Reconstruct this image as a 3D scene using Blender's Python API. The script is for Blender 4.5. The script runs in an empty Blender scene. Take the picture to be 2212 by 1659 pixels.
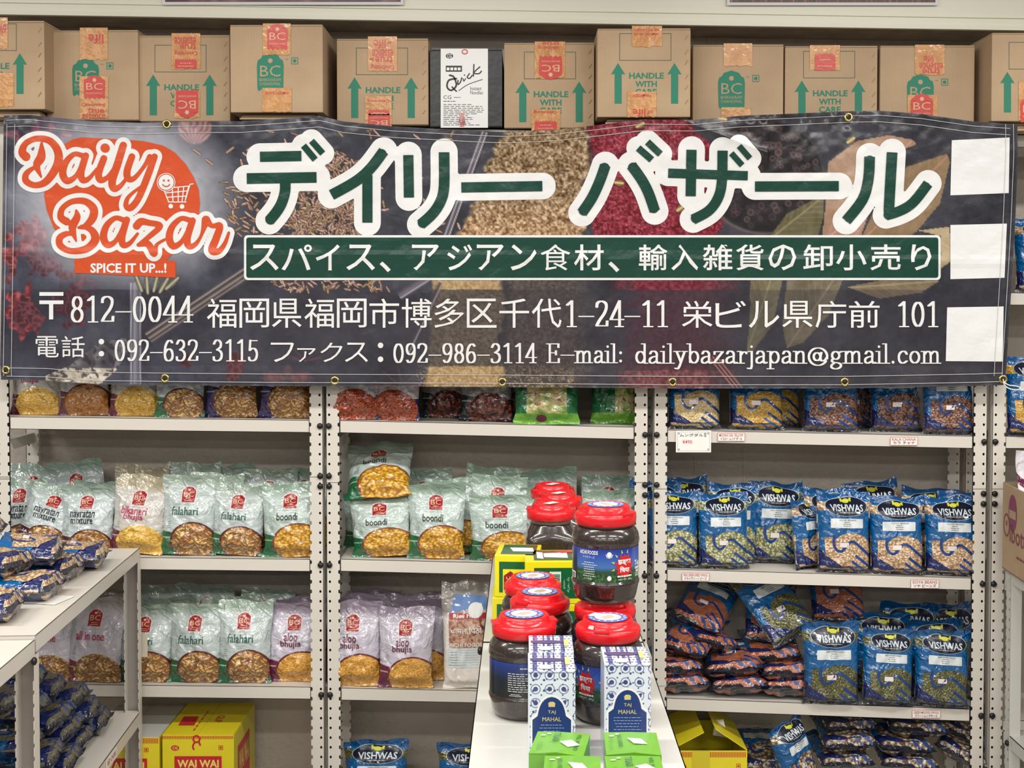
import bpy, bmesh, math, random
import numpy as np
from mathutils import Vector, Matrix, Euler
R = math.radians
SC = bpy.context.scene
COL = SC.collection
random.seed(7)
# ------------------------------------------------------------------ camera
F, PPX, PPY, PITCH = 2800.0, 1132.0, 715.0, R(1.8)
CAM = Vector((0, -3.6, 1.7))
cd = bpy.data.cameras.new('camera'); cam = bpy.data.objects.new('camera', cd); COL.objects.link(cam)
cam.location = CAM; cam.rotation_euler = (R(90) - PITCH, 0, 0)
cd.sensor_width = 36; cd.lens = 36 * F / 2212
cd.shift_x = -(PPX - 1106) / 2212; cd.shift_y = (PPY - 829.5) / 2212
SC.camera = cam
# ------------------------------------------------------------------ light
SC.view_settings.view_transform = 'Standard'; SC.view_settings.look = 'None'
SC.view_settings.gamma = 1; SC.view_settings.use_curve_mapping = False
SC.view_settings.exposure = 0.0
w = bpy.data.worlds.new('world'); SC.world = w; w.use_nodes = True
w.node_tree.nodes['Background'].inputs[0].default_value = (1.0, 0.965, 0.91, 1)
w.node_tree.nodes['Background'].inputs[1].default_value = 0.20
def area(name, loc, sx, sy, power, rot=(0, 0, 0), col=(1, .965, .91)):
    l = bpy.data.lights.new(name, 'AREA'); l.shape = 'RECTANGLE'; l.size = sx; l.size_y = sy; l.energy = power; l.color = col
    o = bpy.data.objects.new(name, l); o.location = loc; o.rotation_euler = rot; COL.objects.link(o); return o
for r, y in enumerate((-1.5, -3.3, -5.2, -7.4)):
    for c, x in enumerate((-2.4, -0.6, 1.2, 3.0)):
        area('ceiling_lamp', (x, y, 2.86), 1.2, .16, 30)

def P(px, py, Y=0.0):
    a = (px - PPX) / F; b = -(py - PPY) / F
    d = Vector((a, math.cos(PITCH) + b * math.sin(PITCH), -math.sin(PITCH) + b * math.cos(PITCH)))
    return CAM + d * ((Y - CAM.y) / d.y)
def lin(c):
    c = np.asarray(c, float) / 255.
    return np.where(c <= .04045, c / 12.92, ((c + .055) / 1.055) ** 2.4)
# ------------------------------------------------------------------ materials
MATS = {}
class X:
    """shader math helper"""
    def __init__(s, nt, sock): s.nt, s.s = nt, sock
    def m(s, op, b=None, c=None, clamp=False):
        n = s.nt.nodes.new('ShaderNodeMath'); n.operation = op; n.use_clamp = clamp
        for i, v in enumerate((s, b, c)):
            if v is None: continue
            if isinstance(v, X): s.nt.links.new(v.s, n.inputs[i])
            else: n.inputs[i].default_value = v
        return X(s.nt, n.outputs[0])
    def __add__(s, b): return s.m('ADD', b)
    def __sub__(s, b): return s.m('SUBTRACT', b)
    def __mul__(s, b): return s.m('MULTIPLY', b)
    def __truediv__(s, b): return s.m('DIVIDE', b)
    def gt(s, b): return s.m('GREATER_THAN', b)
    def lt(s, b): return s.m('LESS_THAN', b)
    def abs(s): return s.m('ABSOLUTE')
    def sin(s): return s.m('SINE')
    def sqrt(s): return s.m('SQRT')
    def mx(s, b): return s.m('MAXIMUM', b)
    def mn(s, b): return s.m('MINIMUM', b)
class Ctx:
    def __init__(s, nt, coord='Object'):
        s.nt = nt; t = nt.nodes.new('ShaderNodeTexCoord'); s.co = t.outputs[coord]
        sp = nt.nodes.new('ShaderNodeSeparateXYZ'); nt.links.new(s.co, sp.inputs[0])
        s.x, s.y, s.z = (X(nt, o) for o in sp.outputs)
    def noise(s, scale, detail=2, vec=None, rough=.5, dist=0):
        n = s.nt.nodes.new('ShaderNodeTexNoise'); n.inputs['Scale'].default_value = scale; n.inputs['Detail'].default_value = detail
        n.inputs['Roughness'].default_value = rough; n.inputs['Distortion'].default_value = dist
        s.nt.links.new(vec or s.co, n.inputs['Vector']); return X(s.nt, n.outputs[0])
    def voro(s, scale, vec=None, feat='F1', rnd=1):
        n = s.nt.nodes.new('ShaderNodeTexVoronoi'); n.feature = feat; n.inputs['Scale'].default_value = scale; n.inputs['Randomness'].default_value = rnd
        s.nt.links.new(vec or s.co, n.inputs['Vector']); return n
    def mapping(s, rot=(0, 0, 0), scale=(1, 1, 1), loc=(0, 0, 0), vec=None):
        if any(rot): vec = s.mapping0(rot=rot, vec=vec); rot = (0, 0, 0)
        return s.mapping0(rot, scale, loc, vec)
    def mapping0(s, rot=(0, 0, 0), scale=(1, 1, 1), loc=(0, 0, 0), vec=None):
        n = s.nt.nodes.new('ShaderNodeMapping'); n.inputs['Rotation'].default_value = rot; n.inputs['Scale'].default_value = scale; n.inputs['Location'].default_value = loc
        s.nt.links.new(vec or s.co, n.inputs[0]); return n.outputs[0]
    def ramp(s, fac, stops):
        n = s.nt.nodes.new('ShaderNodeValToRGB'); s.nt.links.new(fac.s if isinstance(fac, X) else fac, n.inputs[0])
        e = n.color_ramp.elements
        while len(e) < len(stops): e.new(.5)
        for q, (p, c) in zip(e, stops): q.position = p; q.color = (*lin(c), 1)
        return n.outputs[0]
    def mix(s, fac, a, b, mode='MIX'):
        n = s.nt.nodes.new('ShaderNodeMix'); n.data_type = 'RGBA'; n.blend_type = mode
        f = n.inputs[0]
        if isinstance(fac, X): s.nt.links.new(fac.s, f)
        else: f.default_value = fac
        for i, v in ((6, a), (7, b)):
            if isinstance(v, (tuple, list)): n.inputs[i].default_value = (*lin(v), 1)
            else: s.nt.links.new(v, n.inputs[i])
        return n.outputs[2]
    def wob(s, col, amt=.12, scale=30):
        """gentle tone variation"""
        h = s.nt.nodes.new('ShaderNodeHueSaturation'); s.nt.links.new(col, h.inputs['Color'])
        v = s.noise(scale, 3) * (2 * amt) + (1 - amt); s.nt.links.new(v.s, h.inputs['Value']); return h.outputs[0]
def M(name, col=(200, 200, 200), rough=.5, metal=0, spec=.5, coat=0, fn=None, bump=0, bscale=60, bdet=2, coord='Object', trans=0, alpha=1, emit=0, croughn=.05, hfn=None):
    if name in MATS: return MATS[name]
    m = bpy.data.materials.new(name); m.use_nodes = True; nt = m.node_tree; b = nt.nodes['Principled BSDF']
    b.inputs['Base Color'].default_value = (*lin(col), 1); b.inputs['Roughness'].default_value = rough; b.inputs['Metallic'].default_value = metal
    b.inputs['Specular IOR Level'].default_value = spec; b.inputs['Coat Weight'].default_value = coat; b.inputs['Coat Roughness'].default_value = croughn
    b.inputs['Transmission Weight'].default_value = trans; b.inputs['Alpha'].default_value = alpha
    c = None
    if fn or bump or hfn: c = Ctx(nt, coord)
    if fn: nt.links.new(fn(c), b.inputs['Base Color'])
    if bump or hfn:
        n = nt.nodes.new('ShaderNodeBump'); n.inputs['Strength'].default_value = 1.0; n.inputs['Distance'].default_value = 1.0
        h = (hfn(c) if hfn else c.noise(bscale, bdet) * bump)
        nt.links.new(h.s, n.inputs['Height']); nt.links.new(n.outputs[0], b.inputs['Normal'])
        if coat: nt.links.new(n.outputs[0], b.inputs['Coat Normal'])
    m.diffuse_color = (*lin(col), 1)
    MATS[name] = m; return m
# ------------------------------------------------------------------ mesh builder
class MB:
    def __init__(s): s.v = []; s.f = []; s.mi = []
    def add(s, vs, fs, mi=0):
        k = len(s.v); s.v += [tuple(v) for v in vs]; s.f += [tuple(k + i for i in f) for f in fs]; s.mi += [mi] * len(fs); return s
    def box(s, x0, x1, y0, y1, z0, z1, mi=0, T=None, shear=0.0):
        vs = [Vector((x, y, z + (x - x0) * shear)) for x in (x0, x1) for y in (y0, y1) for z in (z0, z1)]
        if T: vs = [T @ v for v in vs]
        return s.add(vs, [(0, 1, 3, 2), (4, 6, 7, 5), (0, 4, 5, 1), (2, 3, 7, 6), (0, 2, 6, 4), (1, 5, 7, 3)], mi)
    def lathe(s, prof, n=48, cx=0, cy=0, fun=None, mi=0, cap=True):
        rings = []
        for (r, z) in prof:
            rings.append([(cx + r * (fun(a, z) if fun else 1) * math.cos(a), cy + r * (fun(a, z) if fun else 1) * math.sin(a), z) for a in (2 * math.pi * i / n for i in range(n))])
        vs = [v for g in rings for v in g]
        fs = [(k * n + i, k * n + (i + 1) % n, (k + 1) * n + (i + 1) % n, (k + 1) * n + i) for k in range(len(prof) - 1) for i in range(n)]
        if cap: fs += [tuple(range(n))[::-1], tuple((len(prof) - 1) * n + i for i in range(n))]
        return s.add(vs, fs, mi)
    def build(s, name, mat, parent=None, smooth=False, loc=None, bevel=0):
        me = bpy.data.meshes.new(name); me.from_pydata([tuple(v) for v in s.v], [], s.f)
        for m in (mat if isinstance(mat, (list, tuple)) else [mat]): me.materials.append(m)
        if any(s.mi): me.polygons.foreach_set('material_index', s.mi)
        if smooth: me.polygons.foreach_set('use_smooth', [True] * len(me.polygons))
        me.update()
        if bevel:
            bm = bmesh.new(); bm.from_mesh(me); bmesh.ops.remove_doubles(bm, verts=bm.verts, dist=1e-6)
            bmesh.ops.recalc_face_normals(bm, faces=bm.faces)
            bmesh.ops.bevel(bm, geom=[e for e in bm.edges if len(e.link_faces) == 2 and e.calc_face_angle(0) > .5], offset=bevel, segments=2, affect='EDGES', profile=.6); bm.to_mesh(me); bm.free()
        return link(name, me, parent, loc)
def link(name, me, parent=None, loc=None):
    o = bpy.data.objects.new(name, me); COL.objects.link(o)
    if loc is not None: o.location = loc
    if parent: o.parent = parent
    return o
def tag(o, label=None, cat=None, group=None, kind=None):
    for k, v in (('label', label), ('category', cat), ('group', group), ('kind', kind)):
        if v: o[k] = v
    return o
def thing(name, label, cat, loc=(0, 0, 0), rot=(0, 0, 0), group=None):
    o = bpy.data.objects.new(name, None); o.empty_display_size = .05; COL.objects.link(o); o.location = loc; o.rotation_euler = rot
    return tag(o, label, cat, group)
def dup(root, label=None, group=None, loc=None, rot=None, scale=None, parent=None):
    c = root.copy(); COL.objects.link(c)
    if parent: c.parent = parent
    for ch in root.children: dup(ch, parent=c)
    if label: c['label'] = label
    if group: c['group'] = group
    if loc is not None: c.location = loc
    if rot is not None: c.rotation_euler = rot
    if scale is not None: c.scale = scale
    return c
# ------------------------------------------------------------------ flat lettering and shapes, in a 2D art space
_TX = {}
def text2d(s, off=0.0, res=2, kx=1.0):
    """kx>1 thins the strokes across the reading direction only (Mincho like contrast)"""
    k = (s, off, res, kx)
    if k not in _TX:
        c = bpy.data.curves.new('t', 'FONT'); c.body = s; c.size = 1; c.resolution_u = res; c.offset = off; c.fill_mode = 'BOTH'
        c.space_line = .95
        o = bpy.data.objects.new('t', c)
        m = bpy.data.meshes.new_from_object(o)
        _TX[k] = ([(v.co.x, v.co.y) for v in m.vertices], [tuple(p.vertices) for p in m.polygons])
        bpy.data.objects.remove(o); bpy.data.curves.remove(c); bpy.data.meshes.remove(m)
    return _TX[k]
class Art:
    """flat print: vertices (a, b, layer) in art space with b downward or upward as the owner likes"""
    def __init__(s): s.v = []; s.f = []; s.mi = []
    def add(s, pts, fs, L=0, mi=0):
        k = len(s.v); s.v += [(p[0], p[1], L) for p in pts]; s.f += [tuple(k + i for i in f) for f in fs]; s.mi += [mi] * len(fs); return s
    def poly(s, pts, L=0, mi=0): return s.add(pts, [tuple(range(len(pts)))], L, mi)
    def rect(s, x0, y0, x1, y1, L=0, mi=0): return s.poly([(x0, y0), (x1, y0), (x1, y1), (x0, y1)], L, mi)
    def ell(s, cx, cy, rx, ry, L=0, n=32, mi=0): return s.poly([(cx + rx * math.cos(2 * math.pi * i / n), cy + ry * math.sin(2 * math.pi * i / n)) for i in range(n)], L, mi)
    def ring(s, cx, cy, rx, ry, w, L=0, n=32, mi=0):
        p = [(cx + (rx + e) * math.cos(2 * math.pi * i / n), cy + (ry + e) * math.sin(2 * math.pi * i / n)) for e in (0, -w) for i in range(n)]
        return s.add(p, [(i, (i + 1) % n, n + (i + 1) % n, n + i) for i in range(n)], L, mi)
    def frame(s, x0, y0, x1, y1, w, L=0, mi=0):
        s.rect(x0, y0, x1, y0 + w, L, mi); s.rect(x0, y1 - w, x1, y1, L, mi); s.rect(x0, y0 + w, x0 + w, y1 - w, L, mi); return s.rect(x1 - w, y0 + w, x1, y1 - w, L, mi)
    def text(s, t, x0, y0, x1, y1, L=0, off=0.0, mi=0, rot=0, flipx=False, shear=0, res=2, fixed=None):
        """fit t in the box; y0 is the TOP in the reader's view"""
        vs, fs = text2d(t, off, res)
        if not vs: return s
        ax = [v[0] for v in vs]; ay = [v[1] for v in vs]; a0, a1, b0, b1 = min(ax), max(ax), min(ay), max(ay)
        if fixed: b0, b1 = fixed
        cx, cy = (x0 + x1) / 2, (y0 + y1) / 2; W, H = x1 - x0, y0 - y1
        out = []
        for (a, b) in vs:
            u = (a - a0) / (a1 - a0) - .5; v = (b - b0) / (b1 - b0) - .5
            if rot == 180: u, v = -u, -v
            if rot == 90: u, v = -v, u
            if rot == -90: u, v = v, -u
            out.append((cx + u * W + shear * v * H, cy + v * H))
        return s.add(out, fs, L, mi)
    def lines(s, x0, y0, x1, y1, n, h, L=0, mi=0, seed=1, align='c'):
        """rows of tiny unreadable print as broken dashes"""
        r = random.Random(seed)
        for i in range(n):
            y = y0 + (y1 - y0) * (i + .5) / n; a = r.uniform(.55, 1); W = x1 - x0
            xa = x0 + (W * (1 - a) / 2 if align == 'c' else 0); xe = xa + W * a
            while xa < xe:
                b = min(xa + W * r.uniform(.06, .16), xe); s.rect(xa, y - h / 2, b, y + h / 2, L, mi); xa = b + W * .03
        return s
    def stroke(s, pts, wd, L=0, mi=0, cap='round', smooth=0, dl=.01):
        """polyline with width(s); round or butt ends"""
        if smooth: pts, wd = spline(pts, wd, smooth)
        n = len(pts)
        if not isinstance(wd, (list, tuple)): wd = [wd] * n
        for i in range(n - 1):
            (x0, y0), (x1, y1) = pts[i], pts[i + 1]; dx, dy = x1 - x0, y1 - y0; l = math.hypot(dx, dy) or 1e-9; nx, ny = -dy / l, dx / l
            a, b = wd[i] / 2, wd[i + 1] / 2
            s.poly([(x0 + nx * a, y0 + ny * a), (x1 + nx * b, y1 + ny * b), (x1 - nx * b, y1 - ny * b), (x0 - nx * a, y0 - ny * a)], L + (i % 2) * dl, mi)
        for i in range(n):
            if cap == 'round' or 0 < i < n - 1: s.ell(pts[i][0], pts[i][1], wd[i] / 2, wd[i] / 2, L + 2 * dl + (i % 3) * dl, 14, mi)
        return s
    def nib(s, t, x0, y0, x1, y1, nw, nh, L=0, mi=0):
        """high contrast serif letters from pen strokes; y0 = cap height line, y1 = base line; fitted to x0..x1"""
        pen = 0; segs = []
        for ch in t:
            if ch == ' ': pen += .38; continue
            adv, st = GL[ch]
            for k, pts in st:
                if k == 'd': segs.append(('d', (pts[0] + pen, pts[1]), pts[2])); continue
                if k == 'c': pts, _ = spline(pts, [1] * len(pts), 5)
                segs.append(('s', [(a + pen, b) for a, b in pts], 0))
            pen += adv
        kx = (x1 - x0) / pen; ky = y1 - y0; q = 0
        f = lambda p: (x0 + p[0] * kx, y1 - p[1] * ky)
        for k, p, r in segs:
            if k == 'd': c = f(p); s.ell(c[0], c[1], abs(ky) * r, ky * r, L, 14, mi); continue
            p = [f(a) for a in p]
            for a, b in zip(p, p[1:]):
                q += 1; c = [(a[0] + i * nw / 2, a[1] + j * nh / 2) for i, j in ((-1, -1), (1, -1), (1, 1), (-1, 1))] + [(b[0] + i * nw / 2, b[1] + j * nh / 2) for i, j in ((-1, -1), (1, -1), (1, 1), (-1, 1))]
                s.poly(hull(c), L + (q % 5) * .01, mi)
        return s
    def bisect(s, sx=None, sy=None):
        bm = bmesh.new()
        vs = [bm.verts.new(v) for v in s.v]
        for f, m in zip(s.f, s.mi):
            try: bf = bm.faces.new([vs[i] for i in f]); bf.material_index = m
            except Exception: pass
        if not s.v: bm.free(); return s
        for ax, st in ((0, sx), (1, sy)):
            if not st: continue
            a0 = min(v[ax] for v in s.v); a1 = max(v[ax] for v in s.v)
            k = math.floor(a0 / st) + 1
            while k * st < a1:
                co = [0, 0, 0]; co[ax] = k * st; no = [0, 0, 0]; no[ax] = 1
                g = [f for f in bm.faces if min(v.co[ax] for v in f.verts) < k * st - 1e-7 and max(v.co[ax] for v in f.verts) > k * st + 1e-7]
                if g:
                    g2 = list({e for f in g for e in f.edges} | {v for f in g for v in f.verts}) + g
                    bmesh.ops.bisect_plane(bm, geom=g2, plane_co=co, plane_no=no, dist=1e-8)
                k += 1
        bm.verts.index_update()
        s.v = [tuple(v.co) for v in bm.verts]; s.f = [tuple(v.index for v in f.verts) for f in bm.faces]; s.mi = [f.material_index for f in bm.faces]; bm.free(); return s
    def build(s, name, mat, parent, fn, smooth=False, loc=None):
        me = bpy.data.meshes.new(name); me.from_pydata([tuple(fn(*v)) for v in s.v], [], s.f)
        for m in (mat if isinstance(mat, (list, tuple)) else [mat]): me.materials.append(m)
        if any(s.mi): me.polygons.foreach_set('material_index', s.mi)
        if smooth: me.polygons.foreach_set('use_smooth', [True] * len(me.polygons))
        me.update(); return link(name, me, parent, loc)
def hull(pts):
    pts = sorted(set(pts))
    if len(pts) < 3: return pts
    def half(ps):
        o = []
        for p in ps:
            while len(o) > 1 and (o[-1][0] - o[-2][0]) * (p[1] - o[-2][1]) - (o[-1][1] - o[-2][1]) * (p[0] - o[-2][0]) <= 0: o.pop()
            o.append(p)
        return o[:-1]
    return half(pts) + half(pts[::-1])
def spline(pts, wd, n):
    if not isinstance(wd, (list, tuple)): wd = [wd] * len(pts)
    q = [(*p, x) for p, x in zip(pts, wd)]; q = [q[0]] + q + [q[-1]]; o = []
    for i in range(1, len(q) - 2):
        for k in range(n):
            t = k / n
            o.append(tuple(.5 * (2 * q[i][j] + (q[i + 1][j] - q[i - 1][j]) * t + (2 * q[i - 1][j] - 5 * q[i][j] + 4 * q[i + 1][j] - q[i + 2][j]) * t * t + (3 * q[i][j] - q[i - 1][j] - 3 * q[i + 1][j] + q[i + 2][j]) * t ** 3) for j in range(3)))
    o.append(q[-2]); return [(a, b) for a, b, _ in o], [c for _, _, c in o]
def el(cx, cy, rx, ry, a0=0, a1=360, n=18): return [(cx + rx * math.cos(R(a0 + (a1 - a0) * i / n)), cy + ry * math.sin(R(a0 + (a1 - a0) * i / n))) for i in range(n + 1)]
l_ = lambda *p: ('l', list(p)); c_ = lambda *p: ('c', list(p))
GL = {
 '0': (.62, [('l', el(.31, .5, .21, .48))]), '1': (.6, [l_((.33, 1), (.33, .02)), c_((.14, .84), (.22, .9), (.33, .99)), l_((.18, .01), (.48, .01))]),
 '2': (.62, [c_((.1, .76), (.13, .92), (.3, .99), (.47, .9), (.49, .72), (.4, .5), (.22, .26), (.1, .05)), l_((.1, .04), (.52, .04)), l_((.52, .04), (.53, .22))]),
 '3': (.62, [c_((.11, .8), (.2, .96), (.34, .98), (.46, .86), (.44, .66), (.27, .53)), c_((.27, .53), (.44, .46), (.51, .28), (.44, .08), (.27, .01), (.12, .06), (.1, .2))]),
 '4': (.62, [l_((.42, 1), (.42, .02)), l_((.42, .99), (.06, .28)), l_((.06, .28), (.56, .28)), l_((.28, .01), (.54, .01))]),
 '5': (.62, [l_((.16, .98), (.13, .5)), l_((.16, .96), (.48, .96)), c_((.13, .5), (.26, .6), (.42, .55), (.5, .34), (.44, .1), (.27, .01), (.12, .06), (.1, .18))]),
 '6': (.62, [c_((.48, .86), (.4, .97), (.26, .93), (.14, .7), (.1, .35), (.16, .08), (.31, .01), (.46, .1), (.5, .3), (.44, .5), (.31, .57), (.17, .48), (.11, .36))]),
 '9': (.62, [c_((.14, .14), (.22, .03), (.36, .07), (.48, .3), (.52, .65), (.46, .92), (.31, .99), (.16, .9), (.12, .7), (.18, .5), (.31, .43), (.45, .52), (.51, .64))]),
 '8': (.62, [('l', el(.31, .75, .16, .23)), ('l', el(.31, .27, .2, .26))]), '-': (.66, [l_((.06, .4), (.6, .4))]),
 'E': (.64, [l_((.16, .98), (.16, .02)), l_((.05, .98), (.55, .98)), l_((.16, .52), (.44, .52)), l_((.05, .02), (.57, .02)), l_((.55, .98), (.55, .8)), l_((.57, .02), (.57, .22)), l_((.44, .62), (.44, .42))]),
 'a': (.52, [c_((.1, .48), (.16, .6), (.28, .61), (.37, .5), (.37, .3)), l_((.37, .45), (.37, .1)), c_((.37, .36), (.2, .32), (.09, .22), (.09, .07), (.2, .01), (.36, .12)), c_((.37, .1), (.42, .01), (.5, .05))]),
 'b': (.54, [l_((.13, .98), (.13, .05)), l_((.02, .98), (.13, .98)), ('l', el(.29, .31, .17, .29))]), 'c': (.48, [c_((.42, .46), (.36, .58), (.25, .61), (.13, .5), (.09, .3), (.14, .08), (.27, .01), (.42, .12))]),
 'd': (.56, [l_((.43, .98), (.43, .02)), l_((.32, .98), (.43, .98)), l_((.43, .01), (.54, .01)), ('l', el(.26, .31, .17, .29))]),
 'g': (.54, [('l', el(.24, .4, .15, .2)), c_((.14, .24), (.08, .14), (.14, .06), (.36, .02), (.46, -.08), (.4, -.22), (.22, -.28), (.07, -.2), (.08, -.08), (.18, .02)), l_((.36, .54), (.5, .6))]),
 'i': (.28, [l_((.14, .6), (.14, .02)), l_((.03, .6), (.14, .6)), l_((.02, .01), (.27, .01)), ('d', (.13, .84, .065))]), 'j': (.28, [l_((.16, .6), (.16, -.12)), l_((.05, .6), (.16, .6)), c_((.16, -.1), (.12, -.26), (.0, -.24)), ('d', (.15, .84, .065))]),
 'l': (.28, [l_((.14, .98), (.14, .02)), l_((.03, .98), (.14, .98)), l_((.02, .01), (.27, .01))]),
 'm': (.84, [l_((.12, .6), (.12, .02)), c_((.12, .44), (.24, .6), (.36, .56), (.39, .4)), l_((.39, .42), (.39, .02)), c_((.39, .44), (.52, .6), (.64, .56), (.67, .4)), l_((.67, .42), (.67, .02)), l_((.02, .6), (.12, .6)), l_((.02, .01), (.23, .01)), l_((.3, .01), (.49, .01)), l_((.58, .01), (.78, .01))]),
 'n': (.56, [l_((.12, .6), (.12, .02)), c_((.12, .44), (.26, .6), (.39, .56), (.42, .4)), l_((.42, .42), (.42, .02)), l_((.02, .6), (.12, .6)), l_((.02, .01), (.23, .01)), l_((.32, .01), (.53, .01))]),
 'o': (.54, [('l', el(.27, .31, .18, .29))]), 'p': (.56, [l_((.13, .6), (.13, -.26)), l_((.02, .6), (.13, .6)), l_((.02, -.27), (.25, -.27)), ('l', el(.3, .31, .17, .29))]),
 'r': (.44, [l_((.14, .6), (.14, .02)), c_((.14, .4), (.24, .57), (.38, .56)), ('d', (.37, .52, .06)), l_((.03, .6), (.14, .6)), l_((.02, .01), (.27, .01))]),
 'y': (.54, [l_((.12, .58), (.29, .06)), l_((.44, .58), (.24, -.12)), c_((.24, -.12), (.16, -.27), (.06, -.24)), l_((.02, .6), (.24, .6)), l_((.36, .6), (.53, .6))]),
 'z': (.5, [l_((.08, .59), (.42, .59)), l_((.42, .59), (.06, .03)), l_((.06, .03), (.43, .03)), l_((.08, .59), (.08, .46)), l_((.43, .03), (.43, .18))]),
 '@': (.95, [('l', el(.46, .34, .38, .44, 60, 330, 26)), ('l', el(.46, .34, .38, .44, -15, 60, 8)), ('l', el(.42, .34, .14, .2)), c_((.6, .55), (.56, .3), (.6, .14), (.72, .14), (.83, .3))]),
 ':': (.4, [('d', (.16, .52, .075)), ('d', (.16, .1, .075))]), '.': (.3, [('d', (.15, .06, .075))]), ',': (.3, [('d', (.15, .06, .075))]),
}
# ------------------------------------------------------------------ materials of the place
def wallfn(c):
    n = c.ramp(c.noise(3, 4), [(.3, (172, 163, 152)), (.7, (188, 179, 167))])
    return c.mix(c.noise(60, 3).gt(.72) * .25, n, (150, 140, 128))
MW = M('painted_plaster', (160, 152, 141), .6, fn=wallfn, hfn=lambda c: c.noise(45, 5, rough=.6) * .006)
MS = M('cream_steel', (213, 207, 197), .38, bump=.0002, bscale=200)
MSW = M('white_steel', (208, 207, 200), .3, bump=.0002, bscale=150)
MDK = M('black_plastic', (22, 20, 20), .35)
MIN = M('dark_gap', (38, 34, 30), .8)
MFL = M('floor_vinyl', (150, 145, 138), .4, bump=.0004, bscale=80)
MWHT = M('white_print', (238, 238, 236), .45)
MBLK = M('black_print', (24, 24, 26), .45)
MRED = M('red_print', (190, 36, 48), .4)
MPAP = M('paper_card', (238, 236, 230), .6, bump=.0002, bscale=200)
def zat(py, Y=0.0): return P(1132, py, Y).z
# ------------------------------------------------------------------ setting
mb = MB(); 
WY = .275
mb.box(-3.2, 3.2, WY, WY + .12, 0, 3.1); tag(mb.build('wall_back', MW), kind='structure')
mb = MB(); mb.box(-3.2, 3.2, -9, WY, -.06, 0); tag(mb.build('floor', MFL), kind='structure')
for i, (px, y0, y1, yb) in enumerate(((1531, 30, 96, 0), (1642, 30, 96, 0), (1502, 985, 1090, 0), (1608, 965, 1090, 0), (1601, 1262, 1500, 0), (1682, 1262, 1500, 0))):
    m_ = MB(); a = P(px, y0, WY); b = P(px, y1, WY); m_.box(a.x - .004, a.x + .004, WY - .0025, WY + .01, b.z, a.z)
    tag(m_.build('trim_%d' % (i + 1), MW), kind='structure')
# soffit with white board above the cartons
mb = MB(); zb = zat(26, .12); mb.box(-2.2, 2.2, .12, WY, zb, zb + .3, shear=-.0155); tag(mb.build('trim_soffit', M('soffit_paint', (150, 138, 122), .55, fn=lambda c: c.wob(c.ramp(c.noise(14, 4), [(.3, (128, 114, 98)), (.7, (160, 148, 132))]), .1, 60))), kind='structure')
fas = thing('fascia_board', 'long cream white fascia board running along the wall above all the cartons', 'board', (0, .118, zb))
mb = MB(); mb.box(-2.2, 2.2, -.012, 0, .0, .30, shear=-.0155); mb.build('board', M('white_board', (235, 233, 215), .35), fas, bevel=.002)
mb = MB(); mb.box(-2.2, 2.2, -.02, -.012, .0, .012, shear=-.0155); mb.build('bottom_rail', M('white_board', (235, 233, 215), .35), fas)
mb = MB(); mb.box(-2.2, 2.2, -.0165, -.012, .034, .037, shear=-.0155); mb.build('ridge', M('white_board', (235, 233, 215), .35), fas)
def postfn(c):
    return c.ramp(c.noise(9, 5), [(.3, (40, 26, 40)), (.48, (92, 52, 60)), (.6, (140, 100, 96)), (.75, (44, 34, 62))])
for lab, x0, x1, yb, mt in (('white-framed dark purple poster pinned to the fascia over the lefthand cartons', 352, 872, 9, 'a'), ('white-framed brown fringed poster pinned to the fascia over the BC cartons at the other end', 1570, 2025, 10, 'b')):
    a = P(x0, yb, .1); b = P(x1, yb + 2, .1)
    t = thing('poster', lab.replace('lefthand', 'first').replace('BC ', ''), 'poster', (a.x, .098, b.z))
    MB().box(0, b.x - a.x, -.003, 0, 0, .2).build('sheet', M('poster_paper', (228, 228, 232), .4), t)
    MB().box(.008, b.x - a.x - .008, -.0045, -.003, .008, .2).build('picture', M('poster_print_' + mt, (70, 45, 50), .35, fn=postfn if mt == 'a' else (lambda c: c.ramp(c.noise(30, 4, vec=c.mapping(scale=(4, 1, .5))), [(.3, (36, 20, 14)), (.55, (96, 54, 36)), (.75, (170, 120, 84))]))), t)
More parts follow.
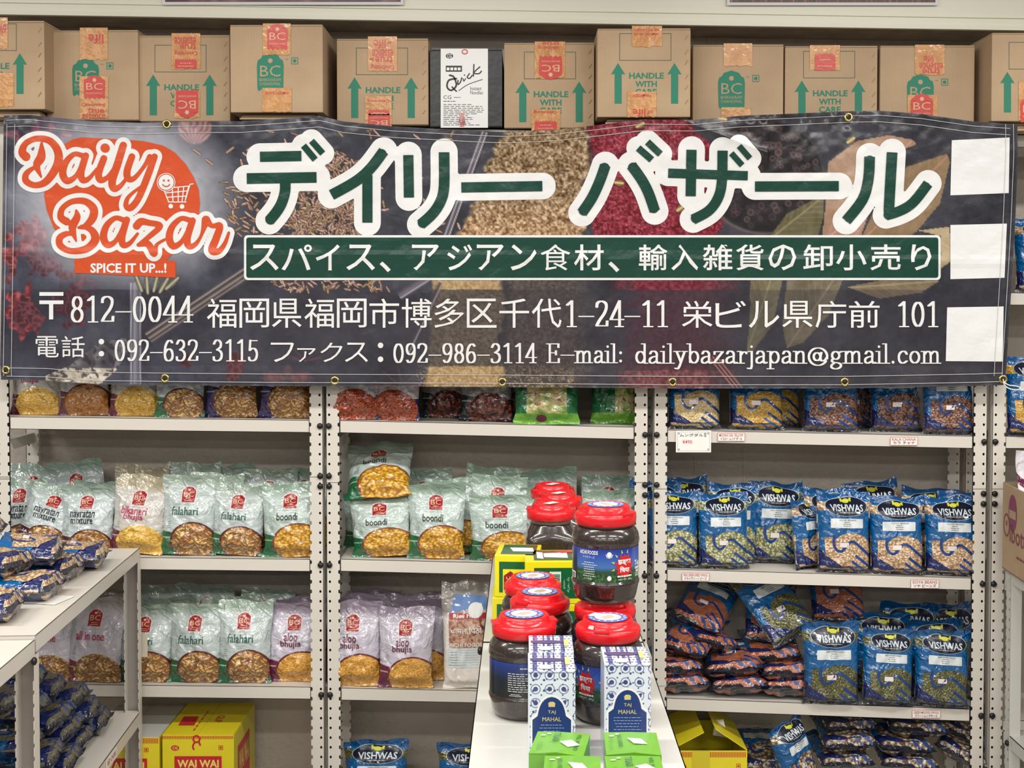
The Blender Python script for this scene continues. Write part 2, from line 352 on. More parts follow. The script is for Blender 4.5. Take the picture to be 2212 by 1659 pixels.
# ------------------------------------------------------------------ steel shelving
def post_mb(w=.037, depth=.035, z1=2.1, hole_side=1, pitch=.0275, z0=0.02):
    """front face with round holes near the outer edge and notches in the inner edge; side flange"""
    m = MB(); s = hole_side; hx = s * (w / 2 - .009); n = int((z1 - z0) / pitch)
    X_ = lambda v: v
    for k in range(n):
        za, zc, zb2 = z0 + k * pitch, z0 + (k + .5) * pitch, z0 + (k + 1) * pitch
        r = .0032; ring = [(hx + r * math.cos(2 * math.pi * i / 8 + math.pi / 8), 0, zc + r * 1.25 * math.sin(2 * math.pi * i / 8 + math.pi / 8)) for i in range(8)]
        xi, xo = -s * w / 2, s * w / 2; bx0, bx1 = hx - .006, hx + .006
        sq = [(bx1, 0, zc), (bx1, 0, zb2), (hx, 0, zb2), (bx0, 0, zb2), (bx0, 0, zc), (bx0, 0, za), (hx, 0, za), (bx1, 0, za)]
        sq = [sq[i] for i in (0, 1, 2, 3, 4, 5, 6, 7)]
        m.add(ring + sq, [(i, (i + 1) % 8, 8 + (i + 1) % 8, 8 + i) for i in range(8)])
        out = bx1 if s > 0 else bx0; inn = bx0 if s > 0 else bx1
        m.add([(out, 0, za), (xo, 0, za), (xo, 0, zb2), (out, 0, zb2)], [(0, 1, 2, 3)])
        nd = s * .0045  # notch depth
        m.add([(inn, 0, za), (inn, 0, zb2), (xi, 0, zb2), (xi, 0, zc + .006), (xi + nd, 0, zc + .004), (xi + nd, 0, zc - .004), (xi, 0, zc - .006), (xi, 0, za)], [tuple(range(8))])
    xi, xo = -s * w / 2, s * w / 2
    m.box(min(xo, xo - s * .0015), max(xo, xo - s * .0015), 0, depth, z0, z0 + n * pitch)
    return m
def innerback(s, w, z0, z1):
    return MB().box(-w / 2 + .003, w / 2 - .003, .012, .015, z0, z1)
def tray(m, x0, x1, y0, y1, z, dz, h=.034, t=.0015):
    """shelf tray with a folded lip; z at x0, z+dz at x1"""
    k = dz / (x1 - x0)
    m.box(x0, x1, y0, y1, z - t, z, shear=k); m.box(x0, x1, y0, y0 + t, z - h, z, shear=k); m.box(x0, x1, y1 - t, y1, z - h, z, shear=k)
    m.box(x0, x0 + t, y0, y1, z - h, z); m.box(x1 - t, x1, y0, y1, z - h + dz, z + dz)
    m.box(x0, x1, y0, y0 + .012, z - h, z - h + t, shear=k)
    return m
SD = .25
BAY = [None] * 4
SHELF = {}
LV = {0: [(262, 268), (273, 284), (286, 293), (291, 294)], 5: [(612, 617), (618, 626), (628, 636), (632, 634)], 1: [(900, 907.5), (908, 922.5), (928.5, 942), (942, 944)],
      2: [(1201, 1208), (1207.5, 1223), (1229, 1248.5), (1250, 1253)], 3: [(1477, 1484), (1486, 1499), (1507.7, 1532), (1556, 1560)], 4: [(1768, 1775), (1775, 1790), (1797, 1822), (1840, 1843)]}
PX = [(20, 669), (733, 1371), (1441, 2103), (2172, 2800)]
PINS = [(920, 1028, 1050, 1220, 1500), (920, 1028, 1050, 1220, 1500), (939, 1047, 1069, 1243, 1530), (954, 1066, 1088, 1261, 1545)]
blabs = ['cream steel shelving bay of snack packets behind the logo end of the banner', 'cream steel shelving bay of snack packets with the jar rack standing in front of it', 'cream steel shelving bay full of blue pulse packets', 'cream steel shelving bay mostly cut off by the picture edge, beyond the open brown carton']
for b in range(4):
    x0 = P(PX[b][0], 900).x; x1 = P(PX[b][1], 900).x
    t = thing('shelving_bay', blabs[b], 'shelf', (x0, 0, 0), group='wall shelving bays'); BAY[b] = t
    ztop = zat(LV[0][b][0])
    for k, (s, xc) in enumerate(((-1, -.0185), (1, x1 - x0 + .0185))):
        po = post_mb(z1=ztop + .002, hole_side=s).build('post', MS, t, loc=(xc, -.003, 0))
        innerback(s, .037, .02, ztop).build('hole_shade', MIN, po)  # added dark strip behind the holes, its colour stands for their shade
        if (b, s) == (0, -1): MB().box(-.0187, .0187, -.0005, .0, zat(1034) - .0007, zat(1034) + .0007).build('joint', MIN, po)
        for j, y in enumerate(PINS[min(b + 1, 3)] if s == 1 else PINS[b]):
            if b == 0 and s == -1: continue
            if b == 3 and s == 1: continue
            z = zat(y); hx = s * .0105
            m = MB(); m.lathe([(.0, -.003), (.006, -.003), (.0085, .0), (.008, .004), (.004, .0065)], 14)
            o = m.build('pin', MDK, po, smooth=True); o.rotation_euler = (R(90), 0, 0); o.location = (hx, -.001, z)
        zj = zat(1039 + (3, 3, 17, 17)[b] - (12 if b == 0 else 0))
        MB().box(-.0187, .0187, -.0004, .0002, zj - .0006, zj + .0006).build('joint', MIN, po)
        rp = post_mb(z1=ztop, hole_side=s).build('rear_post', MS, t, loc=(xc, .215, 0))
        # side bracket between the posts
        for zz in (.9, 1.25, .55, 1.9):
            MB().box(-.006, .006, .03, SD - .01, zz, zz + .03).build('side_brace', MS, t, loc=(xc, 0, 0))
    for lv in LV:
        ya, yb = LV[lv][b]; za, z2 = zat(ya), zat(yb)
        SHELF[(b, lv)] = (x0, x1, za, z2)
        tray(MB(), .001, x1 - x0 - .001, .001, SD, za, z2 - za, h=.035).build('shelf', MS, t)
def shelf_z(b, lv, x):
    x0, x1, za, z2 = SHELF[(b, lv)]; return za + (z2 - za) * (x - x0) / (x1 - x0)
# ------------------------------------------------------------------ banner
TOP = [(-12, 262), (8, 250), (60, 248), (120, 254), (200, 262), (300, 265), (430, 262), (520, 262), (600, 257), (690, 250), (740, 262), (850, 273), (1000, 281), (1089, 285), (1200, 280), (1290, 270), (1390, 258), (1500, 259), (1600, 250), (1700, 246), (1832, 240), (1900, 239), (1990, 246), (2100, 262), (2190, 268), (2230, 270)]
BOT = [(-12, 820), (100, 822), (210, 830), (360, 832), (600, 834), (1085, 836), (1450, 839), (1825, 839), (2100, 834), (2230, 830)]
tx, ty = zip(*TOP); bx, by = zip(*BOT)
def vn(x, y, s, seed):
    x = np.asarray(x, float) / s; y = np.asarray(y, float) / s; i = np.floor(x).astype(int); j = np.floor(y).astype(int); u = x - i; v = y - j; u = u * u * (3 - 2 * u); v = v * v * (3 - 2 * v)
    def h(a, b):
        k = (a.astype(np.int64) * 374761393 + b.astype(np.int64) * 668265263 + seed * 1442695041) & 0xffffffff
        k = ((k ^ (k >> 13)) * 1274126177) & 0xffffffff; k = k ^ (k >> 16); return (k & 0xffff) / 65535.
    return (h(i, j) * (1 - u) + h(i + 1, j) * u) * (1 - v) + (h(i, j + 1) * (1 - u) + h(i + 1, j + 1) * u) * v
def banY(px, py):
    """depth of the cloth"""
    px = np.asarray(px, float); py = np.asarray(py, float); t = np.clip((py - 250) / 585, 0, 1)
    y = -.135 + .07 * t
    y = y + .006 * np.sin(px / 155 + .6 * np.sin(py / 130)) * (.5 + .5 * t) + .004 * np.sin(px / 71 + py / 190)
    y = y + .004 * (vn(px, py, 90, 3) - .5) + .0022 * (vn(px + py * .6, py, 26, 5) - .5)
    for fx in (742, 1090, 1440, 1790): y = y - .0030 * np.exp(-((px - fx) / 11) ** 2)
    y = y - .0030 * np.exp(-((py - 545 - .01 * px) / 11) ** 2)
    top = np.exp(-np.clip(py - 245, 0, 400) / 36)
    y = y + top * (.016 * (vn(px, py * .6, 34, 8) - .5) + .012 * (vn(px * 1.0, py, 15, 9) - .5)) * (.35 + 1.4 * np.exp(-((px - 1720) / 170) ** 2) + .5 * np.exp(-((px - 60) / 120) ** 2) + .4 * np.exp(-((px - 600) / 120) ** 2))
    d = np.abs((py - 262) - .38 * (px - 1480)); y = y - .008 * np.exp(-d / 12) * ((px > 1440) & (px < 1660))
    y = y + .004 * np.sin(px / 9.) * np.exp(-np.abs(py - np.interp(px, bx, by)) / 8) * .5
    return y
cp, sp_ = math.cos(PITCH), math.sin(PITCH)
def ban3(px, py, L=0.0):
    px = np.asarray(px, float); py = np.asarray(py, float)
    a = (px - PPX) / F; b = -(py - PPY) / F; dy = cp + b * sp_; dz = -sp_ + b * cp; Y = banY(px, py) - L
    k = (Y - CAM.y) / dy
    return np.stack([a * k, Y, CAM.z + dz * k], -1)
BL = lambda px, py: (px, py)
def edgeL(py): return np.interp(py, (250, 500, 800, 830), (8, 5, 0, 2))
def edgeR(py): return np.interp(py, (265, 330, 500, 600, 832), (2198, 2199, 2192, 2186, 2172))
NX, NY = 1000, 270
u = np.linspace(0, 1, NX)[None, :].repeat(NY, 0); v = np.linspace(0, 1, NY)[:, None].repeat(NX, 1)
py0 = 250 + v * 585; px = edgeL(py0) * (1 - u) + edgeR(py0) * u
tp = np.interp(px, tx, ty); bt = np.interp(px, bx, by); py = tp * (1 - v) + bt * v
co = ban3(px, py)
# print on the cloth, painted per vertex
def cl(c): return np.array(c, float)
n1 = vn(px, py, 60, 1); n2 = vn(px, py, 14, 2); n3 = vn(px, py, 4.5, 4); n4 = vn(px, py, 2.4, 6)
C = cl((52, 52, 60)) + (n1[..., None] - .5) * 26 + (n2[..., None] - .5) * 12 + (n3[..., None] - .5) * 7
lf = np.clip(1 - px / 1150, 0, 1)[..., None]; C = C + lf * cl((10, 12, 18)) * (.4 + n1[..., None])
def blend(mask, col):
    global C
    mask = np.clip(mask, 0, 1)[..., None]; C = C * (1 - mask) + col * mask
def inpoly(pts):
    r = np.zeros(px.shape, bool); n = len(pts)
    for i in range(n):
        (xa, ya), (xb, yb) = pts[i], pts[(i + 1) % n]
        if ya == yb: continue
        c = ((ya > py) != (yb > py)) & (px < (xb - xa) * (py - ya) / (yb - ya) + xa); r ^= c
    return r
def seg(x0, y0, x1, y1):
    dx, dy = x1 - x0, y1 - y0; t = np.clip(((px - x0) * dx + (py - y0) * dy) / (dx * dx + dy * dy), 0, 1)
    return np.hypot(px - x0 - t * dx, py - y0 - t * dy), t
nz = lambda a, s=1: (a[..., None] - .5) * s
# brown powder, red powder
wv = 14 * (vn(px, py, 40, 11) - .5) + 16 * (n2 - .5)
bp = inpoly([(1075, 240), (1290, 240), (1268, 400), (1290, 520), (1000, 520), (985, 470), (1020, 400), (1055, 330)]) 
d_e = np.clip((px - (1078 - np.clip(py - 290, 0, 230) * .42 + wv)) / 10, 0, 1) * np.clip(((1272 + wv + np.clip(400 - py, -200, 200) * .05) - px) / 8, 0, 1) * (py < 515)
blend(d_e, cl((136, 112, 82)) + nz(n3, 120) + nz(n4, 90) + nz(n2, 30) + np.clip((py - 420) / 90, 0, 1)[..., None] * cl((35, 25, 22)))
rp = np.clip((px - (1272 + wv)) / 8, 0, 1) * np.clip((1560 - np.clip(330 - py, 0, 90) * .9 + wv * 1.5 - px) / 14, 0, 1) * (py < 515) * np.clip((py - 248) / 10, 0, 1)
blend(rp, cl((118, 26, 44)) + nz(n3, 80) + nz(n4, 60) + nz(n2, 30))
blend(rp * (n4 > .8) * .5, cl((208, 96, 104)))
# under the green strip the print goes on, darker through the address panel
b2 = np.clip((px - 925 - wv) / 10, 0, 1) * np.clip((1090 + wv - px) / 10, 0, 1) * (py > 600)
blend(b2, cl((100, 90, 76)) + nz(n3, 44) + nz(n4, 30) + ((py < 625) | (py > 792))[..., None] * cl((66, 50, 26)))
b3 = np.clip((px - 1090) / 14, 0, 1) * np.clip((1290 + wv - px) / 60, 0, 1) * (py > 600); blend(b3 * .55, cl((96, 84, 74)) + nz(n3, 60))
blend(((n4 > .72) & (px > 900) & (px < 1400) & (py > 600)) * np.clip((py - 770) / 60, 0.12, 1) * .6 * (px < 1240), cl((222, 190, 140)))
b4 = np.clip((px - 1330 - wv * 3) / 50, 0, 1) * np.clip((1600 + wv * 2 - px) / 90, 0, 1) * (py > 600)
blend(b4 * .75, cl((84, 44, 56)) + nz(n3, 24)); blend(b4 * (py < 626) * .8, cl((120, 36, 52)) + nz(n3, 60)); blend(b4 * (py > 800) * .5, cl((140, 80, 80)) + nz(n3, 90))
# berry bowl
rb = np.hypot(px - 1650, (py - 380) * 1.05); blend(np.clip((128 - rb) / 4, 0, 1) * (py < 512), cl((34, 30, 34)) + nz(n2, 18))
rr = random.Random(5)
for _ in range(150):
    a, r0 = rr.uniform(0, 6.28), 118 * math.sqrt(rr.random()); cx, cy, q = 1650 + r0 * math.cos(a), 380 + r0 * .95 * math.sin(a), rr.uniform(4, 8)
    if cy > 505 or cy < 262: continue
    d = np.hypot(px - cx, py - cy) / q; k = rr.choice([(92, 62, 66), (70, 58, 64), (104, 84, 84), (60, 44, 52)])
    blend(np.exp(-((d - .8) / .22) ** 2) * .8, cl(k)); blend(np.exp(-((d - .15) / .3) ** 2) * .45, cl(k) * .8)
blend(np.exp(-((rb - 131) / 2.2) ** 2) * .6 * (py < 512) * (py > 430), cl((120, 100, 88)))
# bay leaves
def leaf(pts, col, rib, ribc, amp=14, dark=1):
    m = inpoly(pts) * 1.; blend(m, cl(col) + nz(n1, 24) + nz(n2, amp) + nz(n3, 8))
    d, t = seg(*rib); blend(m * np.exp(-(d / 1.6) ** 2) * .9, cl(ribc))
    for k in range(7):
        t0 = .1 + k * .13; x, y = rib[0] + (rib[2] - rib[0]) * t0, rib[1] + (rib[3] - rib[1]) * t0; dx, dy = rib[2] - rib[0], rib[3] - rib[1]; l = math.hypot(dx, dy)
        for s in (-1, 1):
            d2, _ = seg(x, y, x + dx / l * 60 - s * dy / l * 45, y + dy / l * 60 + s * dx / l * 45); blend(m * np.exp(-(d2 / 1.1) ** 2) * .35, cl(ribc))
leaf([(1790, 350), (1850, 305), (1920, 292), (1972, 302), (1980, 312), (1930, 330), (1890, 420), (1860, 510), (1775, 520), (1785, 430)], (158, 128, 106), (1790, 515, 1968, 305), (190, 150, 130))
leaf([(1860, 515), (1900, 430), (1960, 360), (2046, 332), (2052, 350), (2030, 440), (1980, 500), (1960, 515)], (132, 108, 80), (1870, 512, 2048, 336), (186, 130, 110))
leaf([(1880, 440), (1850, 520), (1780, 520), (1800, 470)], (170, 130, 116), (1780, 520, 1880, 440), (200, 160, 140), 8)
leaf([(1985, 498), (2050, 490), (2060, 560), (2032, 580), (2032, 510)], (168, 150, 118), (1990, 500, 2060, 540), (190, 170, 140))
leaf([(1660, 515), (1700, 462), (1780, 420), (1778, 470), (1765, 515)], (104, 98, 72), (1665, 515, 1778, 425), (150, 140, 104))
leaf([(1620, 605), (1690, 605), (1670, 700), (1625, 760), (1612, 768), (1620, 690)], (104, 97, 74), (1612, 766, 1665, 605), (150, 142, 110))
leaf([(1700, 605), (1820, 605), (1790, 680), (1735, 740), (1700, 752), (1690, 700)], (108, 99, 80), (1702, 750, 1800, 605), (152, 140, 116))
leaf([(1830, 620), (1900, 606), (2030, 606), (1990, 632), (1900, 645)], (118, 104, 82), (1830, 622, 2028, 607), (160, 146, 118))
# address panel veil
veil = (py > 626) & (py < 790); blend(veil * .34, cl((46, 42, 52)))
# metal spoon and scoop streaks
def streak(x0, y0, x1, y1, wd, cols):
    d, t = seg(x0, y0, x1, y1)
    dx, dy = x1 - x0, y1 - y0; l = math.hypot(dx, dy); sd = ((px - x0) * dy - (py - y0) * dx) / l
    for o, w_, c_ in cols: blend(np.exp(-(((sd - o)) / w_) ** 2) * .85 * (d < wd) * (t > 0) * (t < 1), cl(c_))
streak(1048, 285, 962, 520, 14, [(0, 7, (86, 82, 92)), (-5, 1.6, (196, 186, 196)), (4, 1.4, (214, 206, 214)), (8, 2, (40, 36, 40))])
streak(925, 600, 862, 640, 12, [(0, 7, (108, 100, 116)), (5, 1.4, (190, 180, 190))])
streak(952, 610, 880, 760, 10, [(0, 5, (60, 56, 64)), (4, 1.4, (160, 152, 160))])
streak(560, 570, 320, 730, 16, [(0, 11, (96, 86, 84)), (-9, 1.6, (176, 162, 158)), (-4, 1.3, (40, 34, 34)), (2, 1.5, (160, 146, 140)), (7, 1.3, (44, 38, 40)), (10, 1.5, (150, 136, 132))])
streak(293, 610, 293, 830, 13, [(0, 10, (112, 112, 126)), (-10, 1.2, (190, 186, 196)), (10, 1.2, (180, 176, 186)), (-2, 3, (132, 132, 146))])
# crumpled cloth leaf at the bottom
m_ = inpoly([(98, 812), (150, 790), (215, 740), (280, 728), (276, 760), (250, 800), (212, 832), (98, 826)]) * 1.
blend(m_ * .9, cl((92, 90, 96)) + nz(n2, 70)); blend(m_ * (py > 795), cl((192, 182, 168)) + nz(n2, 90) + nz(n3, 40))
blend(m_ * (vn(px + 40 * n2, py + 40 * n2, 9, 31) > .66) * .7, cl((40, 38, 44)))
# dried chillies, onion, garlic
for (x0, y0, x1, y1, c0, amp) in ((14, 265, 165, 345, (140, 78, 98), 60), (28, 470, 98, 560, (124, 42, 50), 90), (5, 505, 40, 610, (134, 46, 42), 110), (60, 530, 135, 605, (84, 44, 52), 60), (12, 610, 75, 735, (150, 48, 50), 110), (120, 590, 200, 700, (92, 44, 54), 50), (30, 640, 95, 720, (100, 42, 48), 70), (480, 760, 530, 825, (104, 46, 50), 60), (388, 760, 415, 800, (90, 46, 50), 50)):
    e = ((px - (x0 + x1) / 2) / ((x1 - x0) / 2)) ** 2 + ((py - (y0 + y1) / 2) / ((y1 - y0) / 2)) ** 2 + (vn(px, py, 16, x0 + 3) - .5) * 1.7
    rg = 1 - np.abs(vn(px + 8 * n2, py, 9, y0) - .5) * 2
    blend(np.clip((1 - e) * 3, 0, 1), cl(c0) * .56 + cl((8, 10, 14)) + (rg[..., None] ** 3) * cl((amp * .8, amp * .45, amp * .5)))
e = ((px - 421) / 38) ** 2 + ((py - 277) / 36) ** 2; rg = np.abs(np.sin(np.arctan2(py - 320, px - 421) * 13 + 3 * n2))
blend(np.clip((1 - e) * 5, 0, 1), cl((126, 88, 92)) + (rg[..., None] - .5) * 60 + nz(n2, 30))
for cx, cy, sx, kk in ((620, 818, 58, 0), (868, 836, 70, 1), (660, 780, 40, 1)):
    for a in ((-.1, .1, 3.04, 3.3, .9, 1.7, 2.3) if kk else (.05, 3.1, .35, 2.8, 1.5)):
        x1, y1 = cx + sx * math.cos(a), cy - sx * .55 * math.sin(a) - (10 if kk else 0); d, t = seg(cx, cy, x1, y1); wv_ = (1.6 if kk else 10 * 1) * np.sin(np.clip(t, .03, 1) * 3.1)
        blend(np.exp(-(d / np.maximum(wv_, .6)) ** 2) * (.4 if kk else .42), cl((136, 80, 82)) + nz(n3, 30))
for k in range(3): streak(1530 + k * 9, 770, 1585 + k * 9, 838, 3, [(0, 1.4, (196, 120, 112))])
# white glow behind the shop logo
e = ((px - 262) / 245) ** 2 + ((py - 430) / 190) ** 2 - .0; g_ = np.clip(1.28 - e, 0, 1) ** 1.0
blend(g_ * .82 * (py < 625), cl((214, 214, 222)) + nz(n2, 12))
# cumin seeds
def seed_at(cx, cy, l, w_, a, col, dk=.5):
    x0, x1 = int((cx - l - 6) / 2200 * NX) - 4, int((cx + l + 6) / 2200 * NX) + 4; x0 = max(x0, 0); x1 = min(x1, NX)
    j0 = int((cy - l - 40 - 250) / 585 * NY); j1 = int((cy + l + 40 - 250) / 585 * NY); j0 = max(j0, 0); j1 = min(j1, NY)
    X0, Y0 = px[j0:j1, x0:x1] - cx, py[j0:j1, x0:x1] - cy; ca, sa = math.cos(a), math.sin(a); U = (X0 * ca + Y0 * sa) / l; V = (-X0 * sa + Y0 * ca) / w_
    e = U * U + V * V; sub = C[j0:j1, x0:x1]; m0 = np.clip((1.5 - e) * 2, 0, 1)[..., None] * dk; sub[:] = sub * (1 - m0) + cl((34, 28, 30)) * m0
    m1 = np.clip((1 - e) * 3, 0, 1)[..., None]; tone = (.82 + .3 * np.cos(V * 5))[..., None]; sub[:] = sub * (1 - m1) + cl(col) * tone * m1
cols = [(206, 164, 144), (180, 140, 122), (216, 178, 158), (160, 122, 100), (176, 146, 108)]
for _ in range(800):
    a, r0 = rr.uniform(0, 6.28), math.sqrt(rr.random()); cx, cy = 705 + 108 * r0 * math.cos(a), 432 + 108 * r0 * math.sin(a)
    seed_at(cx, cy, rr.uniform(7, 11), rr.uniform(2.2, 3.2), rr.uniform(0, 3.14), rr.choice(cols), .45)
for _ in range(70):
    cx, cy = rr.gauss(560, 46), rr.gauss(470, 40)
    if cx > 480 and cy < 510: seed_at(cx, cy, rr.uniform(8, 11), 2.8, rr.uniform(-.4, 1.2), rr.choice(cols))
for _ in range(90):
    cx, cy = rr.uniform(500, 1000), rr.uniform(280, 500)
    if math.hypot(cx - 705, cy - 432) > 112: seed_at(cx, cy, rr.uniform(8, 11), 2.8, rr.uniform(0, 3.14), rr.choice(cols))
for _ in range(60): seed_at(rr.uniform(590, 840), rr.uniform(606, 628), rr.uniform(7, 10), 2.6, rr.uniform(0, 3.14), rr.choice(cols))
for (cx, cy) in ((425, 328), (497, 324), (452, 350), (532, 336), (498, 405), (510, 412)): seed_at(cx, cy, 12, 3.5, rr.uniform(-.7, .7), (190, 160, 140), .3)
for (cx, cy, a) in ((1337, 395, .1), (1470, 450, -.6), (1838, 303, -.6), (1383, 270, -.5), (1560, 256, .2)): seed_at(cx, cy, 12, 7, a, (202, 176, 116), .4)
# pods under the logo
for k in range(5): seed_at(300 + k * 18, 612 + (k % 2) * 4, 22, 6, 1.2 + k * .3, (170, 166, 140), .3)
ed = np.minimum(np.minimum(px - edgeL(py0), edgeR(py0) - px), np.minimum(py - tp, bt - py)); blend(np.clip(1 - ed / 4, 0, 1) * .35, cl((96, 92, 92)) + nz(n4, 90))
C = np.clip(C, 4, 250)
me = bpy.data.meshes.new('cloth'); nv = NX * NY
fi = (np.arange(NY - 1)[:, None] * NX + np.arange(NX - 1)[None, :]).ravel(); fa = np.stack([fi, fi + NX, fi + NX + 1, fi + 1], -1).astype(np.int32)
me.vertices.add(nv); me.vertices.foreach_set('co', co.reshape(-1, 3).astype(np.float32).ravel())
me.loops.add(fa.size); me.loops.foreach_set('vertex_index', fa.ravel()); me.polygons.add(len(fa))
me.polygons.foreach_set('loop_start', (np.arange(len(fa)) * 4).astype(np.int32)); me.polygons.foreach_set('loop_total', np.full(len(fa), 4, np.int32))
me.update(calc_edges=True); me.polygons.foreach_set('use_smooth', np.ones(len(fa), bool))
at = me.color_attributes.new('Print', 'FLOAT_COLOR', 'POINT')
at.data.foreach_set('color', np.concatenate([lin(C.reshape(-1, 3)), np.ones((nv, 1))], 1).astype(np.float32).ravel())
def banfn(c):
    a = c.nt.nodes.new('ShaderNodeVertexColor'); a.layer_name = 'Print'; return a.outputs[0]
VINH = lambda c: c.noise(14, 3, dist=.4) * .004 + c.noise(55, 2) * .0006
MBAN = M('printed_vinyl', (60, 60, 66), .3, fn=banfn, hfn=VINH, spec=.5)
me.materials.append(MBAN)
ban = thing('shop_banner', 'long dark vinyl shop banner with green Japanese lettering hung across the shelving', 'banner', (0, 0, 0))
link('cloth', me, ban)
def vp(n, c): return M(n, c, .32, hfn=VINH)
VW, VG, VO = vp('vinyl_white', (228, 228, 228)), vp('vinyl_green', (12, 62, 50)), vp('vinyl_orange', (206, 80, 40))
LS = .0008
bfn = lambda a, b, L: ban3(a, b, L * LS + .0009)
def bput(art, name, mat, sx=10, sy=10, lab=None):
    sx = sy = 10
    art.bisect(sx, sy); A = np.array(art.v)
    me = bpy.data.meshes.new(name); me.from_pydata(ban3(A[:, 0], A[:, 1], A[:, 2] * LS + .0009).tolist(), [], art.f); me.materials.append(mat); me.update()
    o = link(name, me, ban)
    if lab: o['label'] = lab
    return o
K = [([(561.5, 338.6), (651, 336.8)], 22), ([(533, 385.6), (683.7, 383)], 23), ([(615.7, 385.6), (615.7, 412.7), (608.5, 438), (597, 458), (581.4, 477)], 23), ([(655.5, 314.4), (680.8, 344.7)], 14), ([(672.8, 304.2), (697, 331.4)], 14),
     ([(829, 326), (800, 364), (767.6, 392), (716, 421)], 23), ([(793.6, 378), (793.6, 480.7)], 22),
     ([(882, 335), (883.3, 426.5)], 22), ([(959.2, 328.8), (959.2, 401.9), (952, 434), (935, 461), (908.6, 485)], 23),
     ([(996.5, 404.8), (1171.5, 401.9)], 22),
     ([(1307.7, 357), (1295.7, 390.7), (1279, 427), (1257, 460)], 23), ([(1363.8, 357), (1385.4, 387), (1401, 417), (1414.6, 456)], 23), ([(1378.7, 319.7), (1407.9, 345.1)], 15), ([(1398.5, 306.6), (1426.5, 332.8)], 15),
     ([(1443.4, 373.9), (1615.3, 379.5)], 20), ([(1493.8, 323.4), (1492, 423.6)], 22), ([(1561, 325.3), (1559.2, 394.4), (1550, 430), (1530, 456), (1497, 474)], 22), ([(1579.8, 330.9), (1603.3, 357)], 13), ([(1596.6, 315.2), (1620.1, 342.1)], 13),
     ([(1631, 402.7), (1812, 401.9)], 22),
     ([(1878.7, 338.4), (1876, 387), (1863, 431.8), (1828, 477)], 23), ([(1927.3, 329), (1921, 440), (1921, 460)], 23), ([(1914, 465), (1945, 455), (1973, 437), (2005, 396.3)], 22)]
aw = []; ag = Art()
for i, (pts, wd) in enumerate(K):
    pp = pts if len(pts) < 3 else spline(pts, [1] * len(pts), 4)[0]
    aw.append((pp, [wd] * len(pp))); ag.stroke(pp, wd, L=2.4 + .03 * i, cap='butt')
    if i in (4, 6, 8, 9, 13, 18, 19, 22): bput(ag, 'large_letter', VG, lab='large green katakana letter'); ag = Art()
def union(strokes, grow, step, name, mat, L, lab=None):
    """all strokes as ONE clean flat shape: distance field, then marching squares"""
    xs = [p[0] for s_, _ in strokes for p in s_]; ys = [p[1] for s_, _ in strokes for p in s_]; pad = grow + 24
    gx = np.arange(min(xs) - pad, max(xs) + pad, step); gy = np.arange(min(ys) - pad, max(ys) + pad, step); GX, GY = np.meshgrid(gx, gy); D = np.full(GX.shape, 1e3)
    for pts, wd in strokes:
        for i in range(len(pts) - 1):
            (x0, y0), (x1, y1) = pts[i], pts[i + 1]; dx, dy = x1 - x0, y1 - y0; q_ = dx * dx + dy * dy
            if q_ < 1e-9: continue
            rm = max(wd[i], wd[i + 1]) / 2 + grow + 2 * step
            i0, i1 = np.searchsorted(gx, [min(x0, x1) - rm, max(x0, x1) + rm]); j0, j1 = np.searchsorted(gy, [min(y0, y1) - rm, max(y0, y1) + rm])
            X_, Y_ = GX[j0:j1, i0:i1], GY[j0:j1, i0:i1]; t_ = np.clip(((X_ - x0) * dx + (Y_ - y0) * dy) / q_, 0, 1)
            d_ = np.hypot(X_ - x0 - t_ * dx, Y_ - y0 - t_ * dy) - (wd[i] + (wd[i + 1] - wd[i]) * t_) / 2 - grow
            D[j0:j1, i0:i1] = np.minimum(D[j0:j1, i0:i1], d_)
    D = np.clip(D, -step * 3, step * 3); vs, fs = [], []; ids = {}
    def vid(k, p):
        if k not in ids: ids[k] = len(vs); vs.append(p)
        return ids[k]
    js, is_ = np.nonzero(np.minimum.reduce([D[:-1, :-1], D[1:, :-1], D[:-1, 1:], D[1:, 1:]]) < 0)
    for j, i in zip(js.tolist(), is_.tolist()):
        c4 = [(j, i), (j, i + 1), (j + 1, i + 1), (j + 1, i)]; d4 = [D[a] for a in c4]; poly = []
        for k in range(4):
            a, b_ = c4[k], c4[(k + 1) % 4]; da, db = d4[k], d4[(k + 1) % 4]
            if da < 0: poly.append(vid(a, (gx[a[1]], gy[a[0]])))
            if (da < 0) != (db < 0):
                t_ = da / (da - db); poly.append(vid((min(a, b_), max(a, b_)), (gx[a[1]] + (gx[b_[1]] - gx[a[1]]) * t_, gy[a[0]] + (gy[b_[0]] - gy[a[0]]) * t_)))
        if len(poly) > 2: fs.append(poly)
    V_ = np.array(vs); me = bpy.data.meshes.new(name); me.from_pydata(ban3(V_[:, 0], V_[:, 1], L * LS + .0009).tolist(), [], fs); me.materials.append(mat)
    me.polygons.foreach_set('use_smooth', [True] * len(me.polygons)); me.update(); o = link(name, me, ban)
    if lab: o['label'] = lab
union(aw, 18, 3, 'lettering_outline', VW, .4, 'thick white outline of the large katakana')
def rrect(x0, y0, x1, y1, r, d=0): 
    o = []
    for (cx, cy, a0) in ((x1 - r, y0 + r, -90), (x1 - r, y1 - r, 0), (x0 + r, y1 - r, 90), (x0 + r, y0 + r, 180)):
        o += [(cx + r * math.cos(R(a0 + 22.5 * k)), cy + r * math.sin(R(a0 + 22.5 * k))) for k in range(5)]
    return o
bow = lambda a: -.0  # strip follows the measured edges
a1 = Art().poly(rrect(527, 508, 2032, 605, 8), .8); bput(a1, 'strip_border', VW)
a1 = Art().poly(rrect(532, 513, 2027, 600, 5), 1.6); bput(a1, 'strip', VG, lab='green strip with the line about spices and groceries')
a1 = Art()
